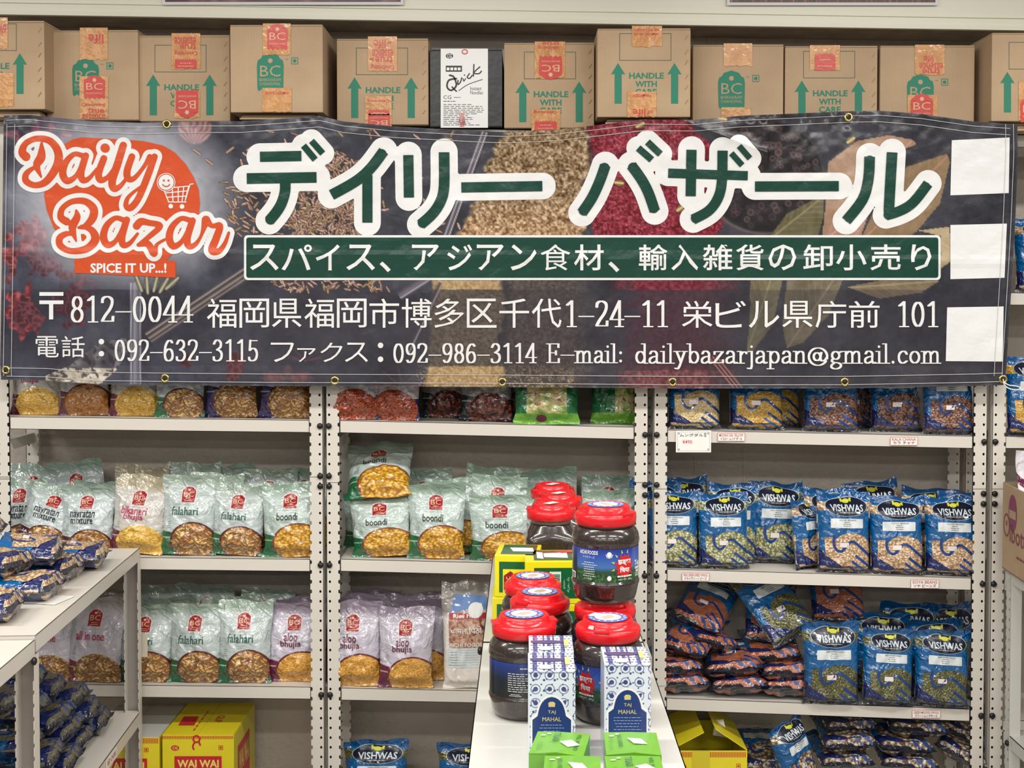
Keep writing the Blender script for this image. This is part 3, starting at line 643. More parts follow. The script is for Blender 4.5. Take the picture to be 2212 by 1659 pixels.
for ch, x, w_ in [(c, x, w_) for c, x, w_ in zip('スパイス、アジアン食材、輸入雑貨の卸小売り', (540, 608, 682, 748, 820, 890, 966, 1030, 1103, 1168, 1240, 1314, 1380, 1450, 1518, 1590, 1660, 1735, 1806, 1880, 1968), (62, 66, 52, 62, 24, 58, 54, 58, 56, 64, 64, 24, 62, 58, 64, 60, 60, 64, 66, 66, 44))]:
    y0, y1 = (528, 584) if ch not in '、' else (565, 588)
    bput(Art().text(ch, x, y0, x + w_, y1, L=2.3, off=0 if ch == '食' else .010), 'strip_letter', VW)
# address lines; kanji thinned horizontally like Mincho
a1 = Art()
def mincho(t, x0, y0, x1, y1):
    n = len(t); stp = (x1 - x0) / n
    for i, ch in enumerate(t):
        if ch == ' ': continue
        a1.text(ch, x0 + i * stp + 3, y0, x0 + (i + 1) * stp - 3, y1, L=2.0, off=.002)
a1.rect(85, 631, 137, 639, 2); a1.rect(85, 649, 137, 657, 2.05); a1.rect(106, 657, 115, 690, 2)
a1.nib('812-0044', 150, 640, 418, 696, 6.2, 2.6, 2)
mincho('福岡県福岡市博多区千代', 444, 645, 1216, 708)
a1.nib('1-24-11', 1218, 650, 1446, 706, 6.2, 2.6, 2)
mincho('栄ビル県庁前', 1470, 650, 1903, 708)
a1.nib('101', 1936, 652, 2030, 706, 6.2, 2.6, 2)
mincho('電話', 74, 726, 186, 772); a1.ell(219, 738, 6, 6, 2); a1.ell(219, 764, 6, 6, 2)
a1.nib('092-632-3115', 246, 734, 560, 780, 5.0, 2.2, 2)
for ch, x, q in zip('ファクス', (585, 642, 692, 745), (50, 40, 48, 50)): a1.text(ch, x, 740 if ch != 'ァ' else 752, x + q, 782, L=2, off=-.004)
a1.ell(822, 746, 6, 6, 2); a1.ell(822, 776, 6, 6, 2)
a1.nib('092-986-3114', 848, 742, 1160, 784, 5.0, 2.2, 2)
a1.nib('E-mail:', 1180, 742, 1352, 784, 4.9, 2.1, 2)
a1.nib('dailybazarjapan@gmail.com', 1370, 742, 2034, 785, 4.9, 2.1, 2)
bput(a1, 'address_lettering', VW, 60, 60)
# blank sticker squares where the codes stand
for q in ([(2056, 303), (2181, 297), (2179, 417), (2053, 422)], [(2053, 486), (2175, 483), (2170, 600), (2053, 603)], [(2046, 664), (2168, 662), (2166, 781), (2043, 780)]):
    bput(Art().poly(q, 1.0), 'white_square', VW, lab='white square panel at the end of the banner')
# logo
lo = Art(); cv = lambda p: (p[0] * .3738, 230 + p[1] * .3738)
lo.poly([cv(p) for p in [(375, 215), (420, 190), (470, 178), (700, 190), (830, 200), (940, 225), (1010, 265), (1075, 335), (1120, 410), (1148, 480), (1156, 560), (1140, 700), (1000, 850), (960, 890), (430, 870), (400, 820), (310, 700), (270, 600), (255, 520), (260, 430), (300, 300)]], .6)
lo.poly([cv(p) for p in [(430, 862), (1015, 893), (1015, 990), (430, 962)]], .75)
bput(lo, 'logo_disc', VO, lab='orange blob with a ribbon below')
S_ = [([(150, 290), (128, 262), (150, 212), (215, 185), (290, 200), (335, 262), (330, 340), (270, 430), (205, 455), (152, 432), (150, 392), (185, 360), (225, 345)], [46, 40, 30, 30, 36, 42, 44, 38, 30, 34, 30, 20, 10]), ([(240, 212), (238, 290), (212, 340), (238, 408)], [10, 46, 36, 6]),
      ([(478, 285), (430, 275), (382, 320), (362, 385), (388, 430), (440, 400), (478, 320)], [26, 24, 32, 38, 34, 22, 14]), ([(495, 285), (468, 380), (478, 425), (515, 415), (560, 360)], [34, 36, 32, 22, 12]),
      ([(600, 300), (570, 385), (580, 425), (620, 410), (655, 360)], [34, 36, 32, 22, 12]), ([(607, 240), (608, 241)], [48, 48]),
      ([(712, 225), (680, 330), (648, 430), (660, 475), (700, 455), (740, 400)], [38, 40, 40, 34, 22, 12]),
      ([(762, 290), (735, 370), (740, 415), (775, 415), (830, 350), (865, 290)], [34, 36, 34, 24, 18, 26]), ([(893, 290), (850, 410), (800, 530), (755, 585), (728, 572), (745, 520), (830, 450)], [32, 36, 34, 34, 26, 18, 8]),
      ([(385, 665), (352, 640), (360, 590), (415, 550), (490, 548), (540, 590), (535, 645), (495, 690), (455, 700)], [40, 36, 28, 28, 34, 42, 42, 30, 12]), ([(470, 692), (530, 715), (550, 770), (500, 822), (410, 835), (350, 805), (345, 760), (385, 735), (420, 740)], [14, 34, 44, 38, 30, 34, 34, 26, 12]), ([(440, 600), (445, 640), (418, 700), (440, 778)], [8, 36, 40, 6]),
      ([(712, 655), (665, 645), (615, 690), (598, 755), (622, 800), (670, 775), (712, 690)], [26, 24, 32, 38, 34, 22, 14]), ([(732, 655), (705, 750), (712, 800), (750, 790), (795, 735)], [34, 36, 32, 22, 12]),
      ([(790, 690), (815, 665), (860, 672), (925, 690), (870, 745), (800, 800)], [40, 38, 30, 30, 26, 16]), ([(800, 800), (855, 795), (890, 850), (905, 800), (950, 770)], [18, 34, 34, 16, 12]),
      ([(1090, 655), (1045, 648), (995, 695), (978, 760), (1002, 808), (1050, 780), (1092, 700)], [26, 24, 32, 38, 34, 22, 14]), ([(1112, 660), (1082, 760), (1092, 808), (1130, 795), (1165, 740), (1190, 655)], [34, 36, 32, 22, 14, 44]),
      ([(1195, 660), (1225, 690), (1270, 690), (1250, 760), (1225, 830), (1265, 835), (1300, 790), (1322, 730)], [40, 22, 34, 38, 40, 30, 20, 12])]
lw = []
for i, (p, wd) in enumerate(S_):
    p = [cv(a) for a in p]; wd = [a * .3738 for a in wd]
    p2, w2 = spline(p, wd, 5); lw.append((p2, w2))
union(lw, 10.5, 3, 'logo_outline', VW, 1.3); union(lw, .9, 1.7, 'logo_lettering', VO, 2.2, 'orange brush script shop name')
ic = Art()
ic.text('SPICE IT UP...!', *cv((522, 905)), *cv((962, 962)), L=2, off=.03)
C0 = cv((960, 438)); ic.ring(C0[0], C0[1], 20, 20, 1.5, 2, 28); ic.ell(C0[0], C0[1], 16.5, 16.5, 2)
q = lambda *p: [cv(a) for a in p]
for a, b in (((950, 488), (975, 552)), ((975, 552), (1075, 552)), ((1090, 460), (1068, 552)), ((1005, 468), (1092, 460)), ((955, 500), (1082, 488)), ((963, 525), (1078, 518)), ((995, 470), (1000, 552)), ((1030, 466), (1030, 552)), ((1062, 463), (1052, 552)), ((1068, 552), (1098, 450)), ((1098, 450), (1116, 447))): ic.stroke(q(a, b), 2.2, 2)
for a in ((987, 576), (1052, 578)): c0 = cv(a); ic.ell(c0[0], c0[1], 5, 5, 2)
bput(ic, 'logo_icon', VW, 60, 60, lab='white shopping cart icon and slogan')
ic = Art(); ic.ell(C0[0] - 5, C0[1] - 4, 2, 2.4, 4); ic.ell(C0[0] + 5, C0[1] - 4, 2, 2.4, 4.02); ic.stroke(el(C0[0], C0[1] + 1, 8.5, 8, 25, 155, 8), 2, 4.1)
bput(ic, 'icon_face', VO)
# stitched hems
st = Art()
for dy in (9, 23):
    xs = list(range(14, 2188, 8)); st.stroke([(x, float(np.interp(x, tx, ty)) + dy + 1) for x in xs], 1.1, 2, cap='butt')
for dy in (8, 26): xs = list(range(14, 2168, 8)); st.stroke([(x, float(np.interp(x, bx, by)) - dy) for x in xs], 1.2, 2.6, cap='butt')
for dx in (7, 24):
    ys = list(range(268, 820, 8)); st.stroke([(float(edgeL(y)) + dx, y) for y in ys], 1.1, 3.2, cap='butt'); st.stroke([(float(edgeR(y)) - dx - 2, y) for y in ys], 1.1, 3.2, cap='butt')
bput(st, 'hem_stitching', vp('vinyl_thread', (196, 194, 190)), None, None)
MBR = M('brass', (222, 198, 120), .22, 1)
for (x, y) in ((360, 268), (1833, 253), (12, 799), (356, 817), (723, 822), (1085, 825), (1453, 825), (1825, 825), (2167, 819)):
    m = MB(); m.lathe([(.0065, 0), (.0072, .0022), (.0098, .0022), (.0118, .0006), (.012, 0)], 28, cap=False)
    m.lathe([(.0065, -.0001), (.0065, .0008)], 28, mi=1)
    o = m.build('eyelet', [MBR, MIN], ban, smooth=True); o.location = ban3(x, y, .0016); o.rotation_euler = (R(90), 0, 0)

def tube(pts, r, name, mat, parent, n=6):
    m = MB(); P_ = [Vector(p) for p in pts]; rings = []
    for i, p in enumerate(P_):
        t = (P_[min(i + 1, len(P_) - 1)] - P_[max(i - 1, 0)]).normalized(); a = t.cross(Vector((0, .3, 1))).normalized(); c = t.cross(a)
        rings += [p + a * r * math.cos(2 * math.pi * k / n) + c * r * math.sin(2 * math.pi * k / n) for k in range(n)]
    m.add(rings, [(i * n + k, i * n + (k + 1) % n, (i + 1) * n + (k + 1) % n, (i + 1) * n + k) for i in range(len(P_) - 1) for k in range(n)]); return m.build(name, mat, parent, smooth=True)
cord = [(2167, 819), (2170, 832), (2182, 840), (2198, 842), (2204, 838), (2196, 834), (2180, 832), (2168, 826)]
cd3 = spline([(float(i), 0.) for i in range(len(cord))], 1, 1)[0]
pts = []
for (x, y) in spline(cord, 1, 5)[0]: q_ = ban3(min(x, 2168), min(y, 828), .006); w_ = P(x, y, float(q_[1])); pts.append(w_)
tube(pts, .0016, 'tie_cord', MWHT, ban)
# ------------------------------------------------------------------ cartons on the top shelf
def cardfn(c):
    k = c.wob(c.ramp(c.noise(7, 3), [(.3, (174, 147, 116)), (.7, (188, 161, 129))]), .05, 200)
    return c.mix((c.x * 800).sin().gt(.9) * .10, k, (130, 100, 72))
MCB = M('corrugated_card', (184, 154, 120), .7, fn=cardfn, bump=.0008, bscale=30)
MCD = M('card_edge', (120, 92, 64), .8)
MGN = M('carton_green', (34, 124, 98), .6); MGL = M('carton_line', (60, 84, 72), .6)
MTP = M('packing_tape', (196, 138, 78), .18, fn=lambda c: c.wob(c.ramp(c.noise(30, 3), [(.3, (186, 128, 70)), (.7, (210, 156, 98))]), .08, 80), bump=.0015, bscale=60)
MTR = M('tape_red', (200, 54, 46), .3, bump=.0008, bscale=60); MTC = M('tape_cream', (214, 176, 136), .35)
MCK = M('black_card', (38, 37, 38), .4, bump=.0012, bscale=40)
MSTP = M('staple_wire', (120, 96, 70), .3, .8)
def logo(a, x, y, w, h, sh, txt, small, flip=False, mi=(0, 1), L=1):
    """arched badge with BC, sun and a fringe of tassels; y is the top"""
    q = [(0.02, 1), (.0, .3), (.04, .16), (.14, .12), (.22, .02), (.5, -.05), (.78, .02), (.86, .12), (.96, .16), (1, .3), (.98, 1)]
    n = 9; q += [(.98 - (.96) * (k + .5) / n, 1.07 if k % 1 == 0 else 1) if k % 2 == 0 else (.98 - .96 * (k + .5) / n, 1.0) for k in range(n)] if small else []
    f = (lambda u, v: (x + w * (1 - u), y + h * (1 - v))) if flip else (lambda u, v: (x + w * u, y + h * v))
    a.poly([f(*p) for p in q], L, mi[0])
    def T(t, u0, v0, u1, v1, off=0):
        p, r = f(u0, v0), f(u1, v1); x0, x1 = sorted((p[0], r[0])); y0, y1 = sorted((p[1], r[1]))
        if h < 0: y0, y1 = y1, y0
        a.text(t, x0, y0, x1, y1, L + 1, off, mi[1], rot=180 if flip else 0)
    T('BC', .12, .32, .88, .64, -.004)
    c0 = f(.5, .18); a.ell(c0[0], c0[1], abs(w) * .09, abs(w) * .09, L + 1, 12, mi[1])
    if small == 1: T('BHIKHARAM', .1, .69, .9, .78); T('CHANDMAL', .1, .81, .9, .9)
    elif small == 2: T('BHIKHARAM CHANDMAL', .1, .76, .9, .84)
    return a
def carton(x0, x1, yt, yb, Y, kind, tapes, label, dx=0, dy=0, depth=.27, snap=True, brand=True, staple=True, bay=None):
    a = P(x0, yb, Y); b = P(x1, yt, Y); W = b.x - a.x; z0 = a.z
    if bay is not None:
        sx = [shelf_z(bay, 0, a.x), shelf_z(bay, 0, b.x)]; zs = max(sx) + .0008
        if snap: z0 = zs
        elif z0 > zs + .003:
            pad = thing('cardboard_pad', 'flattened brown cardboard packed under ' + {0: 'the first raised carton' if x0 < 0 else 'the raised carton above the shop logo end', 2: 'the highest raised carton', 3: 'the end carton beyond the banner codes'}[bay], 'cardboard', (a.x + .02, Y + .02, zs), group=None)
            h = z0 - zs - .0006; mm = MB()
            for k in range(3): mm.box(.004 * k, W - .04 - .003 * k, .003 * k, depth - .06, h * k / 3, h * (k + .8) / 3)
            mm.build('sheet', MCB, pad)
    H = b.z - z0
    t = thing('carton', label, 'box', (a.x, Y, z0), group='cartons in a row on top of the shelving')
    mat = MCK if kind == 'noodle' else MCB
    MB().box(0, W, 0, depth, 0, H - .0045).build('body', mat, t, bevel=.0025)
    MB().box(.001, W / 2 - .0005, .001, depth - .001, H - .004, H - .0012).build('flap', mat, t)
    MB().box(W / 2 + .0005, W - .001, .001, depth - .001, H - .004, H).build('flap', mat, t)
    org = Vector((a.x, Y, z0))
    fn = lambda px, py, L: (P(px, py, Y).x - a.x, -.0004 - L * .00035, P(px, py, Y).z - z0)
    ar = Art(); al = Art()
    X0, Y0 = x0 + dx, yt + dy
    if kind == 'handle':
        al.frame(X0 + 40, Y0 + 10, X0 + 152, Y0 + 69, 1.2)
        for cx in (37, 159):
            ar.poly([(X0 + cx, Y0 + 74), (X0 + cx + 15.5, Y0 + 99), (X0 + cx + 8, Y0 + 98), (X0 + cx + 8, Y0 + 162), (X0 + cx - 7.5, Y0 + 162), (X0 + cx - 7.5, Y0 + 98), (X0 + cx - 15.5, Y0 + 99)])
        for s_, q0, q1, r0, r1 in (('HANDLE', 61, 136, 95, 108), ('WITH', 74, 121, 113, 126), ('CARE', 74, 121, 130, 143)):
            ar.text(s_, X0 + q0, Y0 + r0, X0 + q1, Y0 + r1, off=.03)
        ar.build('care_print', MGN, t, fn); al.build('label_frame', MGL, t, fn)
        if staple:
            m = MB()
            for k in range(6):
                sxp = x1 - 9; syp = yt + 20 + k * 27 + (k % 2) * 4; p = P(sxp, syp, Y)
                T = Matrix.Translation((p.x - a.x, 0, p.z - z0)) @ Matrix.Rotation(R(35), 4, 'Y')
                m.box(-.0007, .0007, -.0015, 0, -.007, .007, T=T)
            m.build('staple_row', MSTP, t)
    elif kind == 'bc':
        logo(ar, X0 + 55, Y0 + 62, 58, 74, 0, 'BC', 1)
        ar.frame(X0 + 129, Y0 + 68, X0 + 144, Y0 + 83, 1.5); ar.ell(X0 + 136.5, Y0 + 75.5, 4, 4)
        ar.text('TM', X0 + 116, Y0 + 71, X0 + 122, Y0 + 74)
        ar.build('maker_print', [MGN, MCB], t, fn)
    elif kind == 'noodle':
        Art().rect(952, 105, 1054, 276, .4).build('white_panel', MWHT, t, fn)
        ar.ell(971, 121, 8, 5.5, 1.2); ar.text('CG', 966, 117, 976, 125, 2.4, .02, 1)
        ar.rect(963, 142, 998, 155, 1.2)
        for k in range(4): ar.rect(965 + k * 8, 146, 971 + k * 8, 152, 2, 1)
        cv2 = lambda p: (700 + p[0] * .3617, p[1] * .3617)
        for pts, wd in (([(790, 470), (745, 480), (735, 520), (760, 540), (790, 510), (775, 460), (750, 450)], 7), ([(765, 520), (790, 545)], 6), ([(800, 480), (800, 505), (815, 490), (822, 465)], 5), ([(830, 470), (835, 485), (845, 470)], 4), ([(838, 448), (840, 450)], 5), ([(868, 440), (855, 462), (870, 468), (885, 450)], 5), ([(895, 385), (892, 455)], 5), ([(930, 400), (895, 435), (925, 440), (940, 425)], 5), ([(805, 542), (860, 505), (945, 475)], 3)):
            ar.stroke([cv2(p) for p in pts], [w_ * .36 * 1.5 for w_ in [wd] * len(pts)], 1.3, smooth=4)
        ar.text('Instant', 1016, 187, 1040, 195, 1.2); ar.text('Noodles', 1016, 196, 1043, 204, 1.2)
        ar.text('CG', 958, 206, 975, 214, 1.2); ar.lines(976, 208, 1000, 213, 1, 1.4, 1.2)
        ar.lines(958, 216, 1002, 222, 1, 1.6, 1.2, align='l'); ar.lines(958, 224, 1050, 272, 12, 1.3, 1.2, seed=4, align='l')
        ar.build('noodle_print', [MBLK, MWHT], t, fn)
        rd = Art(); rd.ring(1004, 112, 7, 6, 2.5, 2, 14); rd.lines(990, 244, 1006, 275, 7, 2.6, 2.2, seed=9); rd.build('tape_print', MTR, t, fn)
    for (tx0, ty0, tx1, ty1, c_) in tapes:
        ta = Art(); n = 9; r = random.Random(int(tx0 * 7 + ty0)); lo_ = [(tx1 - (tx1 - tx0) * k / n, ty1 + r.uniform(-3, 1.5)) for k in range(n + 1)]
        ta.poly([(tx0, ty0), (tx1, ty0)] + lo_, 4); tp_ = ta.build('tape', MTP, t, fn)
        ta = Art(); cx = (tx0 + tx1) / 2; w_ = (tx1 - tx0)
        for (k, u0, v0, u1, v1) in c_:
            X_, Y_, x_, y_ = tx0 + u0 * w_, ty0 + v0 * (ty1 - ty0), tx0 + u1 * w_, ty0 + v1 * (ty1 - ty0)
            if k == 'R': logo(ta, X_, Y_, x_ - X_, y_ - Y_, 0, 'BC', 2, flip=False, L=6)
            elif k == 'F': logo(ta, X_, Y_, x_ - X_, y_ - Y_, 0, 'BC', 2, flip=True, L=6)
            elif k == 'H': ta.rect(X_, Y_ + 4, x_, y_, 6); [ta.poly([(X_ + j * 5, Y_ + 4), (X_ + j * 5 + 2.5, Y_), (X_ + j * 5 + 5, Y_ + 4)], 6) for j in range(int((x_ - X_) / 5))]; ta.lines(X_ + 3, Y_ + 7, x_ - 3, y_ - 2, 2, 1.5, 7, 1)
            else:
                up = k.startswith('^'); ta.text(k.strip('^'), X_, Y_, x_, y_, 6, .012, rot=0 if up else 180)
        if c_: ta.build('tape_print', [MTR, MTC], tp_, fn)
    return t
UP = [('Celebrating', .1, .78, .9, .95), ('true', .25, .56, .85, .76), ('the', .06, .6, .2, .72), ('essence', .14, .36, .86, .56), ('life', .2, .1, .6, .34), ('of', .66, .14, .8, .26)]
carton(-100, 95, 45, 236, -.10, 'handle', [(-12, 38, 17, 106, [('ence', .1, .2, .9, .5)]), (-5, 158, 30, 232, [])], 'brown carton at the banner logo end, cut by the picture edge, row of bright staples', dx=-16, dy=-4, bay=0, snap=False)
carton(101, 298, 65, 257, -.03, 'bc', [(173, 60, 233, 130, [('life', .3, .2, .85, .5)]), (172, 165, 234, 257, [('R', .15, -.0, .9, .5), ('^Celebrating', .08, .62, .9, .72), ('^true', .3, .74, .85, .86), ('^essence', .1, .88, .9, .99)])], 'brown carton, green badge overlapped by a red one on tape, above the orange logo', dx=0, dy=2, bay=0)
carton(301, 496, 76, 262, -.02, 'handle', [(371, 72, 433, 150, [('essence', .1, .1, .85, .3), ('true', .3, .3, .85, .46), ('Celebrating', .1, .48, .9, .62), ('H', .12, .7, .88, .98)]), (377, 196, 432, 256, [('F', .05, .02, .95, .95)])], 'brown HANDLE carton with a red badge upside down at its foot, above the silver eyelet', dx=-7, dy=11, bay=0)
carton(498, 697, 53, 243, -.10, 'bc', [(568, 51, 628, 120, [('R', .15, .05, .9, .78)]), (567, 190, 630, 243, [('NAMKEEN | SNACKS', .1, .12, .9, .28)])], 'raised brown carton with a red badge on tape directly over its green badge', dx=2, dy=3, bay=0, snap=False)
carton(728, 925, 83, 272, -.03, 'handle', [(795, 79, 858, 155, UP), (789, 207, 846, 275, [('Celebrating', .08, .1, .9, .22), ('H', .12, .42, .92, .62), ('F', .1, .6, .95, 1.1)])], 'brown HANDLE carton with WITH half covered by tape, beside the black noodle box', dx=1, dy=10, bay=1)
carton(928, 1085, 105, 280, -.02, 'noodle', [], 'black carton of noodles with a white printed front', bay=1)
carton(1089, 1284, 92, 283, -.02, 'handle', [(1155, 90, 1221, 170, [('true', .25, .0, .8, .1), ('Celebrating', .1, .1, .9, .22), ('F', .14, .42, .9, 1.0)]), (1148, 237, 1210, 283, [('Celebrating', .08, .02, .9, .2), ('H', .12, .5, .88, 1)])], 'brown HANDLE WITH CARE carton beside the black noodle box, red badge on its upper tape', dx=3, dy=10, bay=1)
carton(1290, 1492, 61, 253, -.10, 'handle', [(1365, 56, 1430, 102, [('NAMKEEN | SNACKS', .05, .3, .9, .45), ('BAKERY | SWEETS', .05, .1, .9, .25)]), (1355, 198, 1418, 253, [('NAMKEEN', .2, .1, .8, .22), ('life', .18, .68, .62, .98), ('of', .68, .74, .88, .9)])], 'raised brown HANDLE WITH CARE carton standing highest in the row', dx=8, dy=1, bay=2, snap=False)
carton(1496, 1693, 96, 283, -.02, 'bc', [(1563, 94, 1625, 144, []), (1558, 232, 1622, 260, [])], 'brown carton with a full green badge and plain crinkled tape above it', dy=-2, bay=2)
carton(1695, 1896, 99, 289, -.02, 'handle', [(1749, 98, 1814, 152, [('H', .16, .32, .85, 1.0)])], 'brown HANDLE WITH CARE carton with one skewed torn tape, staples embossed', dy=1, bay=2)
carton(1900, 2106, 98, 289, -.02, 'bc', [(1976, 97, 2040, 162, [('life', .3, .36, .62, .6), ('essence', .15, .6, .95, .78), ('true', .25, .78, .85, .98)]), (1960, 205, 2025, 289, [('R', .1, .0, .85, .6)])], 'brown carton with green badge half covered by red badge tape, next to the end carton', dx=4, dy=4, bay=2)
carton(2141, 2340, 70, 262, -.10, 'handle', [(2200, 176, 2260, 262, [('R', .05, .4, .9, 1)])], 'brown carton cut by the picture edge beyond the banner codes', dx=-2, dy=11, bay=3, snap=False)
# ------------------------------------------------------------------ pouches
def content(c, kind):
    V0 = c.mapping(scale=(1, .6, 1))
    def cells(scale, stops, vec=None, rnd=1, vary=.25):
        n = c.voro(scale, vec or V0, rnd=rnd); b = c.ramp(n.outputs['Distance'], stops)
        h = c.nt.nodes.new('ShaderNodeHueSaturation'); c.nt.links.new(b, h.inputs['Color'])
        sp = c.nt.nodes.new('ShaderNodeSeparateColor'); c.nt.links.new(n.outputs['Color'], sp.inputs[0])
        v = X(c.nt, sp.outputs[0]) * vary + (1 - vary / 2); c.nt.links.new(v.s, h.inputs['Value']); return h.outputs[0], sp
    if kind == 'boondi': return cells(135, [(0, (240, 200, 84)), (.38, (226, 174, 54)), (.62, (170, 116, 34))])[0]
    if kind == 'falahari' or kind == 'mix':
        k = 1 if kind == 'falahari' else 1.05
        def lay(rot, sc, seed):
            n = c.voro(1, c.mapping(rot=(0, rot, 0), scale=(sc[0] * k, 20, sc[1] * k), loc=(seed, 0, seed)))
            col = c.ramp(X(c.nt, n.outputs['Color']) * 1.0, [(.1, (166, 100, 52)), (.4, (222, 168, 90)), (.62, (240, 206, 130)), (.9, (200, 128, 66))])
            return c.mix(X(c.nt, n.outputs['Distance']).gt(.42) * .75, col, (92, 46, 28)), n
        a, na = lay(.6, (70, 190), 0); b, nb = lay(-.8, (60, 200), 3.3)
        return c.mix(c.noise(60, 1).gt(.5), a, b)
    if kind in ('bhujia', 'aloo', 'brown'):
        a = c.noise(1, 1, vec=c.mapping(rot=(0, .5, 0), scale=(160, 100, 520))); b = c.noise(1, 1, vec=c.mapping(rot=(0, -.9, 0), scale=(150, 100, 520), loc=(4, 4, 4)))
        st = {'bhujia': [(.36, (150, 104, 30)), (.5, (214, 164, 62)), (.62, (236, 196, 96))], 'aloo': [(.36, (140, 88, 26)), (.5, (206, 146, 54)), (.62, (230, 178, 84))], 'brown': [(.36, (112, 64, 24)), (.5, (164, 104, 44)), (.62, (186, 128, 60))]}[kind]
        return c.ramp(a.mx(b) * .55 + a * .45, st)
    if kind == 'masala': return cells(240, [(0, (206, 108, 48)), (.4, (184, 76, 30)), (.65, (104, 34, 18))])[0]
    if kind == 'nut': return cells(110, [(0, (160, 96, 74)), (.35, (124, 58, 42)), (.6, (60, 26, 24))], vary=.6)[0]
    if kind == 'flour': return c.ramp(c.noise(30, 3), [(.3, (226, 218, 208)), (.7, (238, 232, 224))])
    S_ = {'peas': (150, (202, 204, 160), (176, 176, 132), (104, 104, 66)), 'soya': (165, (234, 210, 178), (214, 184, 148), (150, 118, 86)), 'moong': (300, (138, 138, 88), (108, 108, 60), (60, 58, 32)),
          'dal': (300, (232, 214, 172), (218, 196, 148), (178, 152, 100)), 'yellow': (300, (230, 196, 104), (212, 172, 76), (168, 124, 44)), 'chana': (150, (164, 116, 92), (134, 88, 66), (74, 44, 34)),
          'khaki': (420, (126, 118, 98), (110, 103, 84), (90, 84, 66)), 'masoor': (420, (196, 126, 96), (178, 108, 80), (146, 82, 58)), 'beans': (95, (226, 214, 188), (204, 188, 160), (96, 70, 56))}[kind]
    return cells(S_[0], [(0, S_[1]), (.38, S_[2]), (.62, S_[3])], vary=.3)[0]
def wrink(amp, sc=24):
    return lambda c: (c.noise(sc, 1.5, dist=1.6) * (amp * .8)) + (c.noise(sc * 3.2, 1, dist=.8) * (amp * .2)) + ((c.noise(sc * .55, 1, vec=c.mapping(loc=(3, 3, 3)), dist=1.0) - .5).abs().m('MINIMUM', .10) * (amp * -2.6)) + ((c.noise(sc * .8, 0, vec=c.mapping(rot=(0, .8, 0), scale=(1, 1, .45), loc=(7, 3, 3)), dist=.6) - .5).abs().m('MINIMUM', .07) * (amp * -2.2))
SW, SH, ST = .141, .23, .062
def snack_mat(name, base, topc, band, rim, kind, cx, cz, r, bandz, dots=(104, 122, 122), open_=False):
    r *= 1.12; base = tuple(x * .95 for x in base); topc = tuple(x * .9 for x in topc)
    def fn(c):
        col = c.mix((c.z / SH).m('SUBTRACT', .80).m('MULTIPLY', 8, clamp=True), base, topc)
        d = ((c.x * 900).sin() * (c.z * 900 + c.x * 40).sin()).gt(.5) * ((c.z - .115).gt(0)) * (((c.x).abs() - .03).gt(0).mx((c.z - .165).gt(0))) * (c.noise(300, 0).gt(.42)) * .55
        col = c.mix(d, col, dots)
        m = c.z.lt(c.x * -.12 + bandz - (c.x * c.x) * 1.2 * -1)
        col = c.mix(m, col, band)
        fl = (c.z.lt(bandz - .006)) * (c.z.gt(bandz - .010)) * (c.x.lt(-.035)) ; col = c.mix(fl * .5, col, (210, 220, 215))
        dd = (((c.x - cx) * (c.x - cx)) + ((c.z - cz) * (c.z - cz)) * (1.0 if not open_ else .9)).sqrt()
        if rim: col = c.mix(dd.lt(r + .005), col, rim)
        below = c.z.lt(cz) * c.z.gt(.010) * (c.x - cx).abs().lt(r * .93); w_ = (dd.lt(r) + below).m('MINIMUM', 1.)
        return c.mix(w_, col, content(c, kind))
    return M(name, base, .3, coat=1, fn=fn, hfn=wrink(.0085), croughn=.03)
SN = {}
for k, a in {
    'falahari': ((196, 208, 206), (158, 176, 160), (22, 98, 58), (92, 34, 34), 'falahari', .014, .040, .046, .058),
    'boondi': ((196, 212, 206), (150, 176, 156), (20, 100, 58), (130, 62, 42), 'boondi', .017, .045, .050, .062),
    'aloo': ((206, 200, 214), (158, 142, 160), (100, 22, 62), (110, 40, 40), 'aloo', .018, .030, .052, .056),
    'bikaneri': ((210, 206, 198), (186, 172, 138), (104, 26, 56), None, 'bhujia', .012, .030, .054, .060),
    'brown': ((206, 204, 206), (170, 160, 158), (94, 20, 56), (110, 50, 40), 'brown', .014, .032, .055, .064),
    'allinone': ((218, 212, 222), (182, 168, 164), (110, 28, 60), None, 'falahari', .010, .022, .052, .050),
    'navratan': ((196, 208, 208), (158, 180, 166), (70, 22, 36), (92, 34, 34), 'falahari', .014, .030, .044, .05),
    'mix': ((206, 208, 216), (160, 160, 170), (44, 34, 92), (80, 40, 50), 'mix', .022, .045, .055, .085),
    'masala': ((206, 204, 210), (170, 168, 180), (30, 26, 80), None, 'masala', .0, .030, .058, .07),
    'nut': ((150, 150, 152), (120, 122, 120), (20, 32, 40), None, 'nut', .01, .030, .052, .07)}.items(): SN[k] = snack_mat('film_' + k, *a)
MBC = M('badge_red', (150, 26, 34), .3, coat=.6, hfn=wrink(.005)); MBCr = M('badge_rim', (214, 206, 204), .35); MBCg = M('badge_gold', (226, 190, 150), .35)
MTX = {k: M('ink_' + k, v, .4) for k, v in {'green': (36, 84, 74), 'dark': (26, 34, 34), 'pink': (178, 28, 84), 'maroon': (104, 26, 52), 'grey': (120, 128, 128)}.items()}
from mathutils import noise as mn
def sst(a, b, x): t = min(1, max(0, (x - a) / (b - a))); return t * t * (3 - 2 * t)
